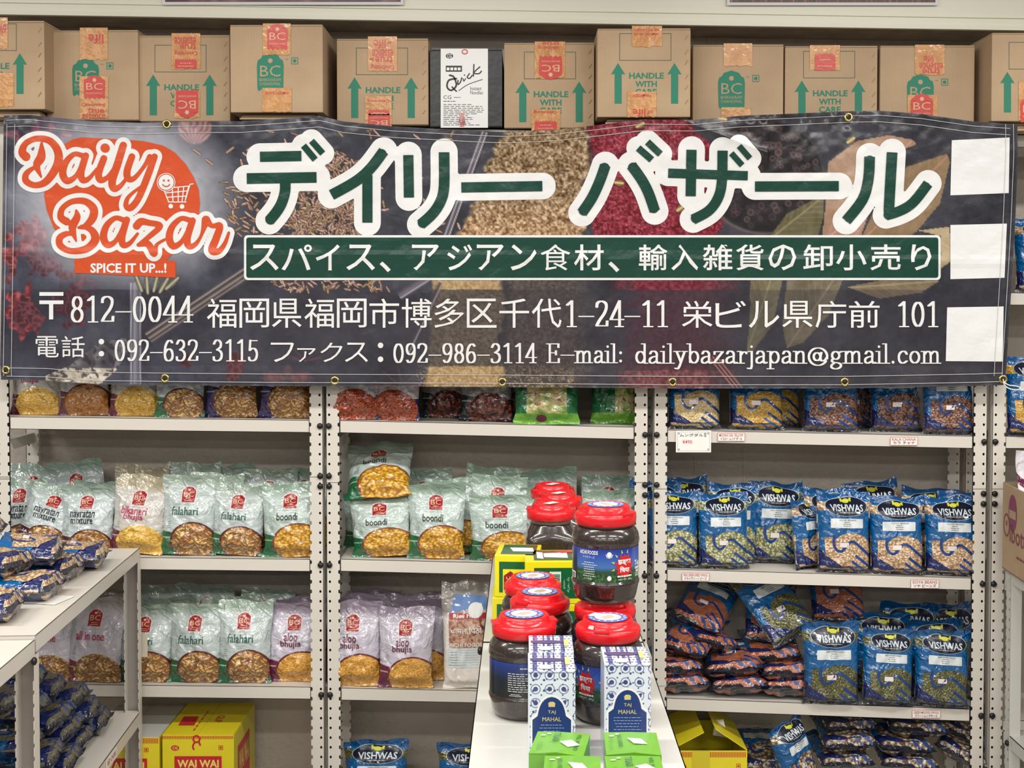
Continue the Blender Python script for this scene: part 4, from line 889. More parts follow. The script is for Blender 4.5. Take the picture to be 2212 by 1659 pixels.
def pouch_fn(W, H, T, seed, kind):
    o = Vector((seed * 13.7, seed * 3.1, 0)); t0, t1, b1 = {'snack': (.5, .92, .17), 'pulse': (.74, .95, .07), 'flour': (.55, .9, .08)}[kind]
    am = {'snack': .0065, 'pulse': .004, 'flour': .003}[kind]
    def f(u, v, side):
        s = sst(.025, b1, v) * (1 - sst(t0, t1, v)); p = max(0, 1 - abs(u) ** (2.6 if kind == 'snack' else 4)) ** .62
        n = mn.noise(Vector((u * 1.6, v * 3.2, side * 3)) + o); n2 = mn.noise(Vector((u * 4.5, v * 8, side * 5)) + o)
        y = side * T / 2 * s * p * (1 + .16 * n) + am * n2 * (.35 + s) * p
        if v > .80:
            q = (v - .80) / .2; y += q * .024 * mn.noise(Vector((u * 1.7, 0, 7)) + o) + q * q * .012 * math.sin(seed * 2.1)
        x = u * W / 2 * (1 - .07 * s + .025 * mn.noise(Vector((0, v * 4, 9 + (u > 0) * 4)) + o))
        z = v * H
        if v > .85: z += (v - .85) / .15 * .012 * mn.noise(Vector((u * 1.3, 2, 3)) + o)
        if v < .05: y += -.006 * (1 - v / .05) * (1 + math.sin(u * 5 + seed)) * .5 + .0006 * math.sin(u * 60)
        return (x, y, z)
    return f
def pouch(name, label, cat, W, H, T, seed, kind, mat, nu=26, nv=40):
    t = thing(name, label, cat); f = pouch_fn(W, H, T, seed, kind); m = MB()
    for side in (-1, 1):
        vs = [f(-1 + 2 * i / nu, j / nv, side) for j in range(nv + 1) for i in range(nu + 1)]
        g = lambda i, j: j * (nu + 1) + i
        m.add(vs, [(g(i, j), g(i + 1, j), g(i + 1, j + 1), g(i, j + 1)) if side < 0 else (g(i, j), g(i, j + 1), g(i + 1, j + 1), g(i + 1, j)) for j in range(nv) for i in range(nu)])
    m.build('film', mat, t, smooth=True)
    gr_ = [[f(-1 + 2 * i / nu, j / nv, -1) for i in range(nu + 1)] for j in range(nv + 1)]
    def fn(x, z, L):
        a = (max(-1, min(1, 2 * x / W)) + 1) / 2 * nu; b = max(0, min(1, z / H)) * nv; i, j = min(int(a), nu - 1), min(int(b), nv - 1); a -= i; b -= j
        q = [(gr_[j][i][k] * (1 - a) + gr_[j][i + 1][k] * a) * (1 - b) + (gr_[j + 1][i][k] * (1 - a) + gr_[j + 1][i + 1][k] * a) * b for k in range(3)]
        return (q[0], q[1] - .0008 - L * .0006, q[2])
    return t, fn
def snack_proto(k, seed, lines, ink, lab='x'):
    t, fn = pouch('snack_packet', lab, 'snack packet', SW, SH, ST, seed, 'snack', SN[k])
    a = Art(); bx, bz, bw, bh = -.0185, .194, .034, -.042
    q = [(-.05, 1.04), (-.06, .2), (.1, .0), (.5, -.1), (.9, .0), (1.06, .2), (1.05, 1.04)]; a.poly([(bx + bw * u_, bz + bh * v_) for u_, v_ in q], 0).bisect(.005, .005).build('badge_border', MBCr, t, fn)
    a = Art(); logo(a, bx, bz, bw, bh, 0, 'BC', 0, L=1); a.lines(bx + .005, bz + bh * .72, bx + bw - .005, bz + bh * .95, 2, .0014, 2, 1); a.bisect(.005, .005); a.build('badge', [MBC, MBCg], t, fn)
    if lines:
        a = Art(); z = .127 if len(lines) == 1 else .134
        for i, s_ in enumerate(lines):
            w_ = .0088 * len(s_); w_ = min(w_, .078); h_ = .0235 if any(q_ in s_ for q_ in 'bdfhklt') else .015
            xc = -.008; a.text(s_, xc - w_ / 2, z - i * .022 + h_ / 2, xc + w_ / 2, z - i * .022 - h_ / 2, 1, .01)
        a.bisect(.005, .005).build('name_print', MTX[ink], t, fn)
        a = Art(); a.rect(-.035, .1455, .015, .1450, 1); a.lines(-.025, .101 - .01 * (len(lines) > 1), .006, .0985 - .01 * (len(lines) > 1), 1, .0006, 1)
        a.lines(-.056, .098, -.042, .076, 4, .0012, 1, seed=seed); a.bisect(.005, .005).build('small_print', MTX['grey'], t, fn)
    return t
PROTO = {}
for k, ln, ink in (('falahari', ['falahari'], 'green'), ('boondi', ['boondi'], 'dark'), ('aloo', ['aloo', 'bhujia'], 'maroon'), ('bikaneri', ['bikaneri', 'bhujia'], 'pink'), ('brown', ['bhujia'], 'pink'), ('allinone', ['all in one'], 'pink'), ('navratan', ['navratan', 'mixture'], 'dark'), ('mix', ['mixture'], 'dark'), ('masala', ['masala dal'], 'dark'), ('nut', ['nut cracker'], 'dark')):
    for sd in ((1, 2, 3) if k in ('falahari', 'boondi', 'aloo') else (2, 3) if k in ('navratan', 'allinone', 'mix') else (2,)): PROTO[(k, sd)] = snack_proto(k, sd + hash(k[0]) % 1 + len(k), ln, ink)
# pulse packets with the open hand window
PW, PH, PT = .142, .222, .05
hq = lambda x, y: (((x - 1415) / 490 - .5) * PW, (1060 - y) / 720 * PH * .985)
def pulse_mat(kind):
    def fn(c):
        v = c.z / PH
        col = c.mix(v.lt(c.x * -2.4 + .135), (0, 88, 146), (18, 32, 88)); col = c.mix((v - .92).gt(0), col, (2, 78, 136))
        edge = (c.x.abs() - PW * .455).gt(0) * v.lt(.5) * (v.gt(.1)); band = v.gt(.775) * v.lt(.885)
        w_ = (edge + band).m('MINIMUM', 1.)
        ct = content(c, kind); col = c.mix(w_, col, ct)
        low = v.lt(.085); col = c.mix(low * c.y.gt(-.020), col, ct); lobe = c.y.gt(.010) * (c.x.abs() - .022).gt(0)
        return c.mix(low * c.y.gt(-.010) * (X(c.nt, lobe.s) * -1 + 1.), col, (40, 42, 52))
    return M('pulse_film_' + kind, (0, 98, 170), .26, coat=1, fn=fn, hfn=wrink(.0075, 28), croughn=.03)
MOV = M('oval_navy', (14, 20, 44), .3, coat=.5); MOB = M('oval_border', (170, 190, 205), .3); MYE = M('clasp_yellow', (206, 206, 60), .35); MLT = M('oval_letters', (206, 216, 222), .35)
MBL = {}
def pulse_proto(kind, seed, flat=False):
    mat = pulse_mat(kind); t, fn = pouch('pulse_packet', 'x', 'pulse packet', PW, PH, PT, seed, 'pulse', mat)
    win = M('window_' + kind, (190, 170, 140), .35, coat=.7, fn=lambda c: content(c, kind), hfn=lambda c: X(c.nt, c.voro(150, c.mapping(scale=(1, .6, 1))).outputs['Distance']) * -.0022 + c.noise(26, 1.5, dist=1.5) * .004)
    pts = [(1470, 735), (1540, 735), (1560, 765), (1600, 725), (1680, 695), (1770, 698), (1850, 730), (1900, 790), (1903, 1000), (1880, 1015), (1850, 1008), (1810, 1040), (1775, 1033), (1750, 1052), (1690, 1045), (1600, 980), (1470, 900)]
    Art().poly([hq(*p) for p in pts], 0).bisect(.005, .005).build('window', win, t, fn)
    a = Art()
    for ps, wd in (([(1552, 722), (1550, 800), (1575, 850), (1625, 862), (1662, 822), (1695, 782), (1745, 778), (1810, 830), (1906, 905)], 26), ([(1765, 905), (1890, 995)], 26), ([(1728, 955), (1838, 1032)], 24), ([(1700, 1002), (1765, 1052)], 20)):
        a.stroke([hq(*p) for p in ps], wd / 490 * PW, .6, smooth=4 if len(ps) > 3 else 0, dl=.05)
    a.bisect(.005, .005).build('hand_outline', M('hand_blue', (14, 56, 122), .35, coat=.7), t, fn)
    Art().poly([(x, z) for x, z in [(hq(1675, 455)[0] + .0575 * math.cos(i * math.pi / 16), hq(1675, 455)[1] + .0275 * math.sin(i * math.pi / 16)) for i in range(32)]], .6).bisect(.005, .005).build('oval_border', MOB, t, fn)
    c0 = hq(1675, 455); a = Art().ell(c0[0], c0[1], .056, .026, 1.5); a.bisect(.005, .005).build('oval_logo', MOV, t, fn)
    a = Art().text('VISHWAS', hq(1525, 0)[0], hq(0, 437)[1], hq(1832, 0)[0], hq(0, 500)[1], 2.4, .02); a.lines(hq(1560, 0)[0], hq(0, 505)[1], hq(1790, 0)[0], hq(0, 518)[1], 1, .0012, 2.4); a.bisect(.005, .005); a.build('oval_lettering', MLT, t, fn)
    a = Art(); 
    for s in (-1, 1): a.poly([hq(1675 + s * 52, 378), hq(1675 + s * 34, 378), hq(1675 + s * 36, 412), hq(1675 + s * 48, 412)], 2.4)
    a.ell(*hq(1673, 405), .0095, .0062, 2.4, 12); a.rect(*hq(1640, 390), *hq(1710, 402), 2.5); a.build('clasp_emblem', MYE, t, fn)
    a = Art().poly([hq(*p) for p in rrect(1518, 565, 1828, 650, 8)], .6); a.bisect(.006, .006).build('name_label', M('label_white', (214, 220, 222), .4), t, fn)
    a = Art(); nm = {'moong': 'GREEN MOONG WHOLE', 'peas': 'DRY GREEN PEAS', 'soya': 'SOYA BEANS', 'chana': 'KALA CHANA', 'dal': 'MOONG DAL', 'yellow': 'MOONG DAL YELLOW', 'masoor': 'MASOOR DAL', 'khaki': 'URAD DAL', 'beans': 'BEANS'}[kind]
    a.text(nm, hq(1600, 0)[0], hq(0, 572)[1], hq(1762, 0)[0], hq(0, 585)[1], 1.6); a.lines(hq(1630, 0)[0], hq(0, 590)[1], hq(1720, 0)[0], hq(0, 642)[1], 3, .0014, 1.6); a.build('label_print', MBLK, t, fn)
    Art().rect(*hq(1605, 783), *hq(1690, 826), 1.6).build('price_sticker', M('sticker', (226, 216, 214), .5), t, fn)
    return t
for k in ('peas', 'soya', 'moong', 'dal', 'yellow', 'chana', 'masoor', 'beans', 'khaki'):
    for sd in ((1, 2) if k in ('peas', 'soya', 'moong', 'masoor', 'chana', 'khaki') else (1,)): PROTO[(k, sd)] = pulse_proto(k, sd * 3 + len(k))
USED = set()
def place(k, sd, label, group, loc, rot=(0, 0, 0), sc=(1, 1, 1)):
    p = PROTO[(k, sd)]
    if (k, sd) in USED: p = dup(p)
    USED.add((k, sd)); p['label'] = label; p['group'] = group; p.location = loc; p.rotation_euler = rot; p.scale = sc; return p
def stand(k, sd, b, lv, cx, w, h, Y, label, group, roll=0, yaw=0, lean=6, dz=0):
    if Y > .12 and lv in (2, 3): h -= 10 if lv == 2 else 22
    elif Y > .08 and lv in (2, 3): h -= 6 if lv == 2 else 14
    s_ = F / (Y + 3.6); x = (cx - PPX) / s_ * 1.0; W, H = (PW, PH) if k in ('peas', 'soya', 'moong', 'dal', 'yellow', 'chana', 'masoor', 'beans') else (SW, SH)
    sx = w / s_ / (W * .955); sz = h / s_ / H / math.cos(R(lean)); hw = W * sx / 2
    z = shelf_z(b, lv, x) + .001 + dz + abs(math.sin(R(roll))) * hw * .8
    return place(k, sd, label, group, (x, Y, z), (R(-lean), R(roll), R(yaw)), (sx, (sx + sz) / 2, sz))
# ------------------------------------------------------------------ packets standing in the bays
G1 = 'snack packets in the bay behind the shop logo'; G2 = 'snack packets in the bay beside the jar rack'
def S(k, sd, b, lv, cx, w, h, Y, lab, roll=0, yaw=0, lean=6, dz=0, g=None):
    return stand(k, sd, b, lv, cx, w, h, Y, lab, g or (G1 if b == 0 else G2), roll, yaw, lean, dz)
# row under the banner, first bay
S('bikaneri', 2, 0, 1, 73, 104, 150, .05, 'yellow bhujia packet under the banner corner eyelet')
S('brown', 2, 0, 1, 179, 104, 160, .05, 'brown bhujia packet next to the yellow one under the banner', yaw=4)
S('brown', 2, 0, 1, 205, 100, 158, .14, 'brown bhujia packet peeping out behind its twin under the banner')
S('bikaneri', 2, 0, 1, 288, 108, 156, .05, 'brown bhujia packet with a purple corner beneath the crumpled silver print').children[0].data = PROTO[('brown', 2)].children[0].data
S('falahari', 1, 0, 1, 386, 106, 150, .03, 'green-cornered chips packet under the banner by the second eyelet')
S('mix', 2, 0, 1, 497, 112, 165, .04, 'purple-banded mixture packet next to the green-cornered chips')
S('mix', 3, 0, 1, 615, 112, 170, .04, 'purple-banded mixture packet beside the double posts under the banner')
# second bay
S('masala', 2, 1, 1, 762, 108, 160, .02, 'orange masala packet against the post under the banner', yaw=10)
S('masala', 2, 1, 1, 852, 106, 158, .03, 'orange masala packet with a blue corner, second from the double posts', yaw=-8)
S('nut', 2, 1, 1, 960, 100, 155, .13, 'dark nut packet set back deepest on the shelf under the banner')
S('nut', 2, 1, 1, 1050, 112, 160, .06, 'dark nut packet with a green corner beside the vegetable bag', yaw=-5)
S('nut', 2, 1, 1, 1120, 90, 158, .14, 'dark nut packet half behind the vegetable bag')
# shelf 2, first bay: rear rows then front
for i, (k, sd, cx, h, Y, rl, lb) in enumerate([
    ('navratan', 2, 62, 180, .17, 2, 'sage green packet against the end post, rear row'), ('navratan', 3, 175, 186, .17, -6, 'sage green packet with its top folded forward, tallest over the pair of navratan packets'),
    ('bikaneri', 2, 292, 180, .16, 3, 'tan packet in the rear row behind the bikaneri bhujia'), ('falahari', 2, 410, 188, .17, 1, 'sage packet top behind the first falahari packet on the upper rack'), ('falahari', 3, 500, 182, .18, -3, 'sage packet top in the middle of the rear row, upper rack'),
    ('falahari', 1, 575, 178, .15, 2, 'chips packet showing between falahari and boondi on the upper rack'), ('boondi', 2, 655, 180, .17, 0, 'sage packet top behind the boondi packet by the double posts')]):
    S(k, sd, 0, 2, cx, 112, h, Y, lb, roll=rl, lean=4)
for (k, sd, cx, h, Y, rl, lb) in [('navratan', 2, 42, 158, .09, -2, 'navratan packet wedged at the end post behind the tilted one'), ('navratan', 3, 205, 150, .10, 3, 'navratan packet behind the readable navratan packet'), ('bikaneri', 2, 305, 168, .09, 2, 'tan packet close behind the bikaneri bhujia packet'),
    ('falahari', 2, 455, 172, .09, 3, 'chips packet squeezed in behind the gap of the two falahari packets')]: S(k, sd, 0, 2, cx, 112, h, Y, lb, roll=rl, lean=5)
S('navratan', 2, 0, 2, 80, 114, 130, .04, 'tilted navratan packet behind the heap of blue bags', roll=16, lean=14)
S('navratan', 3, 0, 2, 180, 112, 146, .03, 'navratan mixture packet with readable name behind the blue bags', roll=1, lean=9)
S('bikaneri', 2, 0, 2, 288, 116, 158, .03, 'bikaneri bhujia packet with pink name, strands window', roll=5, yaw=-3)
S('falahari', 1, 0, 2, 401, 116, 172, .03, 'first falahari packet on the upper rack, tall with crinkled clear top', roll=2, yaw=3)
S('falahari', 2, 0, 2, 506, 112, 152, .03, 'second falahari packet on the upper rack, beside the boondi packet', roll=3, yaw=-3)
S('boondi', 1, 0, 2, 628, 122, 160, .02, 'boondi packet partly hidden by the double posts', yaw=2, roll=-1)
# shelf 2, second bay
for (k, sd, cx, h, Y, rl, lb) in [('boondi', 2, 800, 130, .16, 0, 'boondi packet hidden in the back corner under the reclining one'), ('boondi', 3, 925, 178, .17, -4, 'sage packet top in the rear row above the middle boondi packet'), ('boondi', 1, 1050, 186, .17, 6, 'sage packet top rounded and highest in the rear row near the red lids'),
    ('boondi', 2, 1195, 186, .17, -3, 'sage packet top directly behind the rear red lids'), ('boondi', 3, 1310, 178, .16, 3, 'sage packet top between red lids and perforated post'), ('boondi', 3, 1065, 176, .09, 5, 'sage packet with red badge just above the boondi packet by the rack end'),
    ('boondi', 1, 985, 168, .10, -3, 'boondi packet in the gap before the rack end'), ('boondi', 2, 1185, 160, .09, 0, 'sage packet filling in behind the glass jars')]: S(k, sd, 1, 2, cx, 116, h, Y, lb, roll=rl, lean=4)
S('boondi', 1, 1, 2, 824, 126, 134, .03, 'boondi packet carrying a second one on its top', roll=-3, lean=8)
S('boondi', 2, 1, 2, 940, 120, 160, .03, 'upright boondi packet with full red badge in the middle of the shelf', roll=1)
S('boondi', 3, 1, 2, 1083, 134, 142, .02, 'boondi packet whose bowl is cut off by the tea boxes', roll=-1, yaw=-4)
S('boondi', 2, 1, 2, 1318, 108, 155, .04, 'sage packet with the red badge next to the perforated post and the big jar', yaw=3)
pk = S('boondi', 3, 1, 2, 815, 140, 104, .035, 'boondi packet reclining on top of another boondi packet', roll=-4, lean=50, dz=.160)
# shelf 3, first bay
for (k, sd, cx, h, Y, rl, lb) in [('allinone', 2, 215, 190, .16, 3, 'pale pink packet tops behind the all in one packet'), ('falahari', 2, 340, 194, .17, -5, 'dull green packet top in the lower rear row next to the rack post'), ('falahari', 3, 432, 200, .17, 4, 'dull green packet top, highest in the lower rear row'),
    ('falahari', 1, 560, 192, .17, 5, 'dull green packet top sloping down to the purple packets'), ('aloo', 2, 650, 182, .14, 0, 'purple packet top behind the aloo bhujia by the double posts'), ('falahari', 3, 372, 182, .09, -4, 'green packet with black dot behind the first lower falahari packets'), ('falahari', 2, 500, 184, .09, -5, 'green packet close behind the two readable falahari packets'), ('allinone', 3, 190, 184, .09, 0, 'pale pink packet just behind the readable all in one packet')]:
    S(k, sd, 0, 3, cx, 112, h, Y, lb, roll=rl, lean=4)
S('allinone', 2, 0, 3, 92, 116, 176, .02, 'all in one packet mostly hidden by the steel rack shelf')
S('allinone', 3, 0, 3, 194, 116, 182, .02, 'all in one packet with readable pink name below the steel rack shelf', roll=2)
S('falahari', 3, 0, 3, 306, 112, 164, .03, 'falahari packet half hidden by the rack post, card stuck on it')
S('falahari', 1, 0, 3, 414, 114, 168, .03, 'falahari packet with readable name, in the middle of the lower rack', roll=1, yaw=-2)
S('falahari', 2, 0, 3, 521, 114, 176, .03, 'falahari packet with readable name beside the aloo bhujia', roll=1, yaw=2)
S('aloo', 1, 0, 3, 633, 122, 168, .05, 'aloo bhujia packet against the double posts, first bay')
# shelf 3, second bay
for (k, sd, cx, h, Y, rl, lb) in [('aloo', 2, 800, 196, .16, 2, 'dull purple packet top behind the first aloo bhujia packet'), ('aloo', 3, 905, 194, .15, -2, 'dull purple packet top showing over the second aloo bhujia'), ('aloo', 1, 905, 186, .09, 0, 'purple packet immediately behind the second aloo bhujia'), ('aloo', 2, 775, 180, .08, -2, 'purple packet immediately behind the aloo bhujia cut by the post')]: S(k, sd, 1, 3, cx, 112, h, Y, lb, roll=rl, lean=4)
S('aloo', 2, 1, 3, 760, 118, 180, .02, 'aloo bhujia packet cut off by the post of the second bay')
S('aloo', 3, 1, 3, 873, 116, 172, .01, 'aloo bhujia packet shown whole beside the rice flour', roll=1)
# rice flour bag
t, fn = pouch('flour_bag', 'clear bag of white rice flour with a blue and red label beside the steel rack', 'flour bag', .135, .30, .055, 4, 'flour', M('flour_film', (228, 222, 214), .3, coat=.9, fn=lambda c: c.mix((c.z - .205 - (c.x * 40).sin() * .006).m('MULTIPLY', 60, clamp=True), content(c, 'flour'), (140, 134, 128)), hfn=wrink(.004)))
Art().poly([(-.045, .215), (-.03, .265), (.06, .262), (.06, .225), (.02, .228)], .2).bisect(.006, .006).build('label_sky', M('label_blue', (92, 128, 184), .4, coat=.5), t, fn)
a = Art(); a.ell(.03, .222, .022, .022, 1, 24, 0); a.bisect(.006, .006).build('label_crest', MWHT, t, fn)
Art().rect(-.048, .198, .06, .215, .8).bisect(.006, .006).build('label_red', M('label_red', (170, 40, 46), .4, coat=.5), t, fn)
Art().rect(-.05, .118, .058, .198, .4).bisect(.006, .006).build('label_photo', M('label_photo', (150, 100, 80), .4, fn=lambda c: c.ramp(c.noise(45, 3, dist=1.5), [(.35, (110, 44, 34)), (.5, (176, 128, 106)), (.65, (214, 186, 160))])), t, fn)
Art().rect(-.056, .062, .04, .116, .4).bisect(.006, .006).build('label_table', M('label_white', (214, 220, 222), .4), t, fn)
a = Art(); a.text('Rice Flour', -.035, .213, .045, .201, 1.8, .02); a.text('चामल िपठो', -.046, .178, .05, .158, 1.8, .01); a.text('AICHI FOODS', -.05, .132, .05, .121, 1.8, .01); a.build('label_lettering', MWHT, t, fn)
a = Art(); [a.rect(-.054, z, .038, z - .0006, 1.4) for z in [.112 - .007 * i for i in range(7)]]; a.lines(-.053, .11, -.02, .066, 6, .0014, 1.4, seed=3); a.bisect(.02, None).build('table_print', MTX['grey'], t, fn)
x = (1007 - PPX) / (F / 3.62); t.location = (x, .02, shelf_z(1, 3, x) + .002); t.rotation_euler = (R(-5), R(-1), 0); t.scale = (1.0, 1, .98)
# vegetable soup bags under the banner
def veg(label, cx, w, h, Y, green):
    mat = M('veg_film_%d' % green, (120, 150, 60), .3, coat=.9, fn=lambda c: c.mix(c.z.lt(.03), c.mix(c.x.abs().gt(.045) if not green else c.x.lt(.0), c.ramp(c.noise(34, 2, dist=.6), [(.35, (96, 120, 40)), (.45, (150, 158, 96)), (.55, (196, 176, 130)), (.62, (120, 52, 44)), (.7, (96, 150, 50))]), (16, 96, 52)), (96, 156, 40)), hfn=wrink(.006))
    t, fn = pouch('vegetable_bag', label, 'vegetable bag', .15, .21, .05, 6 + green, 'snack', mat)
    if not green:
        Art().rect(-.045, .125, .045, .098, .3).bisect(.006, .006).build('name_panel', M('veg_panel', (176, 196, 50), .4), t, fn)
        a = Art(); a.lines(-.035, .12, .035, .103, 2, .002, 1.2); a.build('panel_print', MTX['green'], t, fn)
        Art().ell(-.012, .016, .012, .010, .6).build('onion_picture', M('veg_onion', (96, 34, 50), .3), t, fn)
    else:
        Art().rect(0, .16, .06, .08, .3).bisect(.006, .006).build('leaf_picture', M('veg_leaf', (150, 180, 60), .4, fn=lambda c: c.ramp(c.noise(60, 2), [(.4, (96, 140, 40)), (.6, (196, 200, 120))])), t, fn)
    s_ = F / (Y + 3.6); x = (cx - PPX) / s_; t.location = (x, Y, shelf_z(1, 1, x) + .001); t.scale = (w / s_ / .143, 1, h / s_ / .21); t.rotation_euler = (R(-6), 0, 0); tag(t, group='vegetable bags under the banner')
veg('clear green vegetable bag with a lime panel and an onion picture', 1181, 138, 165, .01, 0)
veg('dark green and clear vegetable bag by the perforated post', 1328, 100, 165, .07, 1)
# pulse packets
G3 = 'blue pulse packets in the third bay'
def Q(k, sd, b, lv, cx, w, h, Y, lab, **kw): return stand(k, sd, b, lv, cx, w, h, Y, lab, G3 if b == 2 else 'blue pulse packets in other bays', **kw)
for (k, cx, w, Y, lab, yw) in (('dal', 1500, 114, .03, 'blue packet of pale moong dal above the handwritten price card', 0), ('yellow', 1635, 118, .04, 'blue packet of yellow moong dal above the MOONG DAL YELLOW tag', 0), ('chana', 1796, 118, .03, 'blue packet of brown chana with strong glare, under the banner', -4), ('chana', 1938, 112, .07, 'blue packet of brown chana set back above the KALA CHANA tag', 3), ('chana', 2052, 112, .02, 'blue packet of brown chana against the far post of the third bay', 2)):
    Q(k, 1 if k != 'chana' or cx != 1938 else 2, 2, 1, cx, w, 165, Y, lab, yaw=yw)
Q('yellow', 1, 2, 1, 1680, 100, 160, .13, 'blue packet of yellow dal hiding behind the front yellow one'); Q('chana', 2, 2, 1, 1850, 90, 160, .15, 'dim brown chana packet in the dark behind the others under the banner')
for (k, sd, cx, w, h, Y, rl, lb) in [('peas', 1, 1410, 110, 176, .1, 3, 'green pea packet glimpsed through the gap between the posts'), ('peas', 2, 1488, 110, 184, .13, -5, 'blue packet top with a pointed corner behind the first pea packet'), ('peas', 1, 1580, 108, 176, .1, 3, 'blue packet top behind the second pea packet'),
     ('soya', 2, 1775, 112, 172, .13, 0, 'soya packet rear row beside the lone pea packet'), ('soya', 1, 1790, 112, 168, .08, 3, 'soya packet just behind the first front soya packet'), ('soya', 2, 1905, 116, 186, .14, -7, 'soya packet in the rear with the highest pointed corner'), ('soya', 1, 2000, 116, 176, .13, 5, 'soya packet in the rear whose oval logo is just visible'), ('soya', 2, 2085, 100, 176, .11, 0, 'blue packet top at the far post, soya row')]:
    Q(k, sd, 2, 2, cx, w, h, Y, lb, roll=rl, lean=4)
Q('peas', 2, 2, 2, 1455, 108, 164, .02, 'green pea packet cut off by the post, white sticker over its label', yaw=-2)
Q('peas', 1, 2, 2, 1566, 108, 164, .02, 'green pea packet shown whole with a clear VISHWAS-style oval'.replace('VISHWAS-style ', 'dark '), yaw=2)
Q('peas', 2, 2, 2, 1674, 112, 180, .12, 'green pea packet standing alone at the back', roll=2, lean=3)
Q('soya', 1, 2, 2, 1758, 100, 150, .07, 'soya packet seen edge-on beside the front three', yaw=35)
Q('soya', 1, 2, 2, 1826, 114, 172, .015, 'first of the three front soya bean packets', yaw=0, roll=1)
Q('soya', 2, 2, 2, 1942, 114, 168, .015, 'middle one of the three front soya bean packets', yaw=-3)
Q('soya', 1, 2, 2, 2060, 114, 168, .02, 'front soya bean packet against the far post', yaw=-5, roll=1)
for (k, sd, cx, w, h, Y, rl, lb) in [('moong', 1, 1905, 118, 186, .12, 2, 'green moong packet behind the tilted one, emblem visible'), ('moong', 2, 2030, 118, 182, .1, -1, 'green moong packet behind the one by the far post'), ('moong', 2, 1960, 124, 206, .17, 4, 'dark blue packet top at the back of the moong shelf'), ('moong', 1, 2070, 110, 204, .18, -4, 'dark blue packet top in the back corner by the far post')]: Q(k, sd, 2, 3, cx, w, h, Y, lb, roll=rl, lean=3)
Q('moong', 1, 2, 3, 1801, 120, 178, .0, 'green moong packet with crisp oval and label beside the orange heap', yaw=-1, lean=3)
Q('moong', 2, 2, 3, 1923, 112, 160, -.005, 'green moong packet leaning with a slanted oval', roll=4, lean=10, yaw=3)
Q('moong', 1, 2, 3, 2040, 116, 162, .0, 'green moong packet glittering with glare by the far post', roll=3, lean=8, yaw=-4)
for (cx, sd, lb) in ((806, 1, 'blue packet top on the lowest shelf of the second bay'), (1012, 2, 'blue packet top on the lowest shelf next to the steel rack')): Q('moong', sd, 1, 4, cx, 138, 158, .03, lb, lean=14)
Q('yellow', 1, 3, 1, 2236, 118, 172, .0, 'blue packet cut by the picture edge below the banner corner'); Q('soya', 2, 3, 5, 2252, 118, 160, .0, 'blue packet cut by the picture edge beside the banner codes')
Q('chana', 1, 3, 5, 2268, 118, 158, .08, 'blue packet behind the one beside the banner codes')
# lying heap of masoor
def lie(k, sd, x, y, z, yaw, label, group, tilt=0, roll=0, sc=(1, 1, 1)): return place(k, sd, label, group, (x, y, z), (R(-90 + tilt), R(roll), R(yaw)) if not roll else (Matrix.Rotation(R(yaw), 4, 'Z') @ Matrix.Rotation(R(roll), 4, 'Y') @ Matrix.Rotation(R(-90 + tilt), 4, 'X')).to_euler(), sc)
def lie_px(k, sd, cx, cy, Y, yaw, label, group, w=130, tilt=0, roll=0):
    p = P(cx, cy, Y); s_ = w / (F / (Y + 3.6)) / PW; return lie(k, sd, p.x, Y, p.z, yaw, label, group, tilt, roll, (s_, .9, s_ * .95))
G4 = 'orange masoor packets lying in a heap'
for (cx, cy, Y, yw, tl, rl, w, lb) in [(1480, 1482, .0, 4, 0, 1, 125, 'lowest masoor packet against the post, glossy dark end'), (1600, 1487, -.005, -3, 3, -3, 135, 'masoor packet at the bottom middle of the heap, crinkled end'), (1706, 1490, -.0, 2, 0, 1, 125, 'bottom masoor packet beside the green moong packet'),
    (1470, 1448, .005, 6, 0, 1, 118, 'masoor packet second from below against the post'), (1585, 1450, .0, -10, 4, -9, 135, 'masoor packet tilted across the middle of the heap'), (1706, 1456, .0, 3, 2, -2, 125, 'masoor packet second from below beside the moong packet'),
    (1470, 1408, .03, -25, 14, 6, 118, 'masoor packet with hand print next to the post'), (1555, 1395, .06, 24, 10, 16, 125, 'masoor packet slumped over two others, label showing'), (1672, 1424, .03, -5, 6, -6, 130, 'upper masoor packet under the clear wrapped one'),
    (1500, 1350, .08, -20, 25, 18, 120, 'topmost masoor packet in the corner by the post')]:
    lie_px('masoor', 1 + (cx % 2), cx, cy, Y, yw, lb, G4, w, tl, rl)
lie_px('masoor', 2, 1663, 1388, .09, -8, 'masoor packet propped half upright behind the heap', G4, 118, 45, 4)
lie_px('moong', 1, 1722, 1378, .05, 28, 'dull green moong packet thrown slanting over the masoor heap', G4.replace('orange masoor', 'pulse'), 130, 48, -16)
lie_px('masoor', 1, 1812, 1342, .14, -12, 'masoor packet with pink stripe behind the first moong packet', G4, 120, 55, -6)
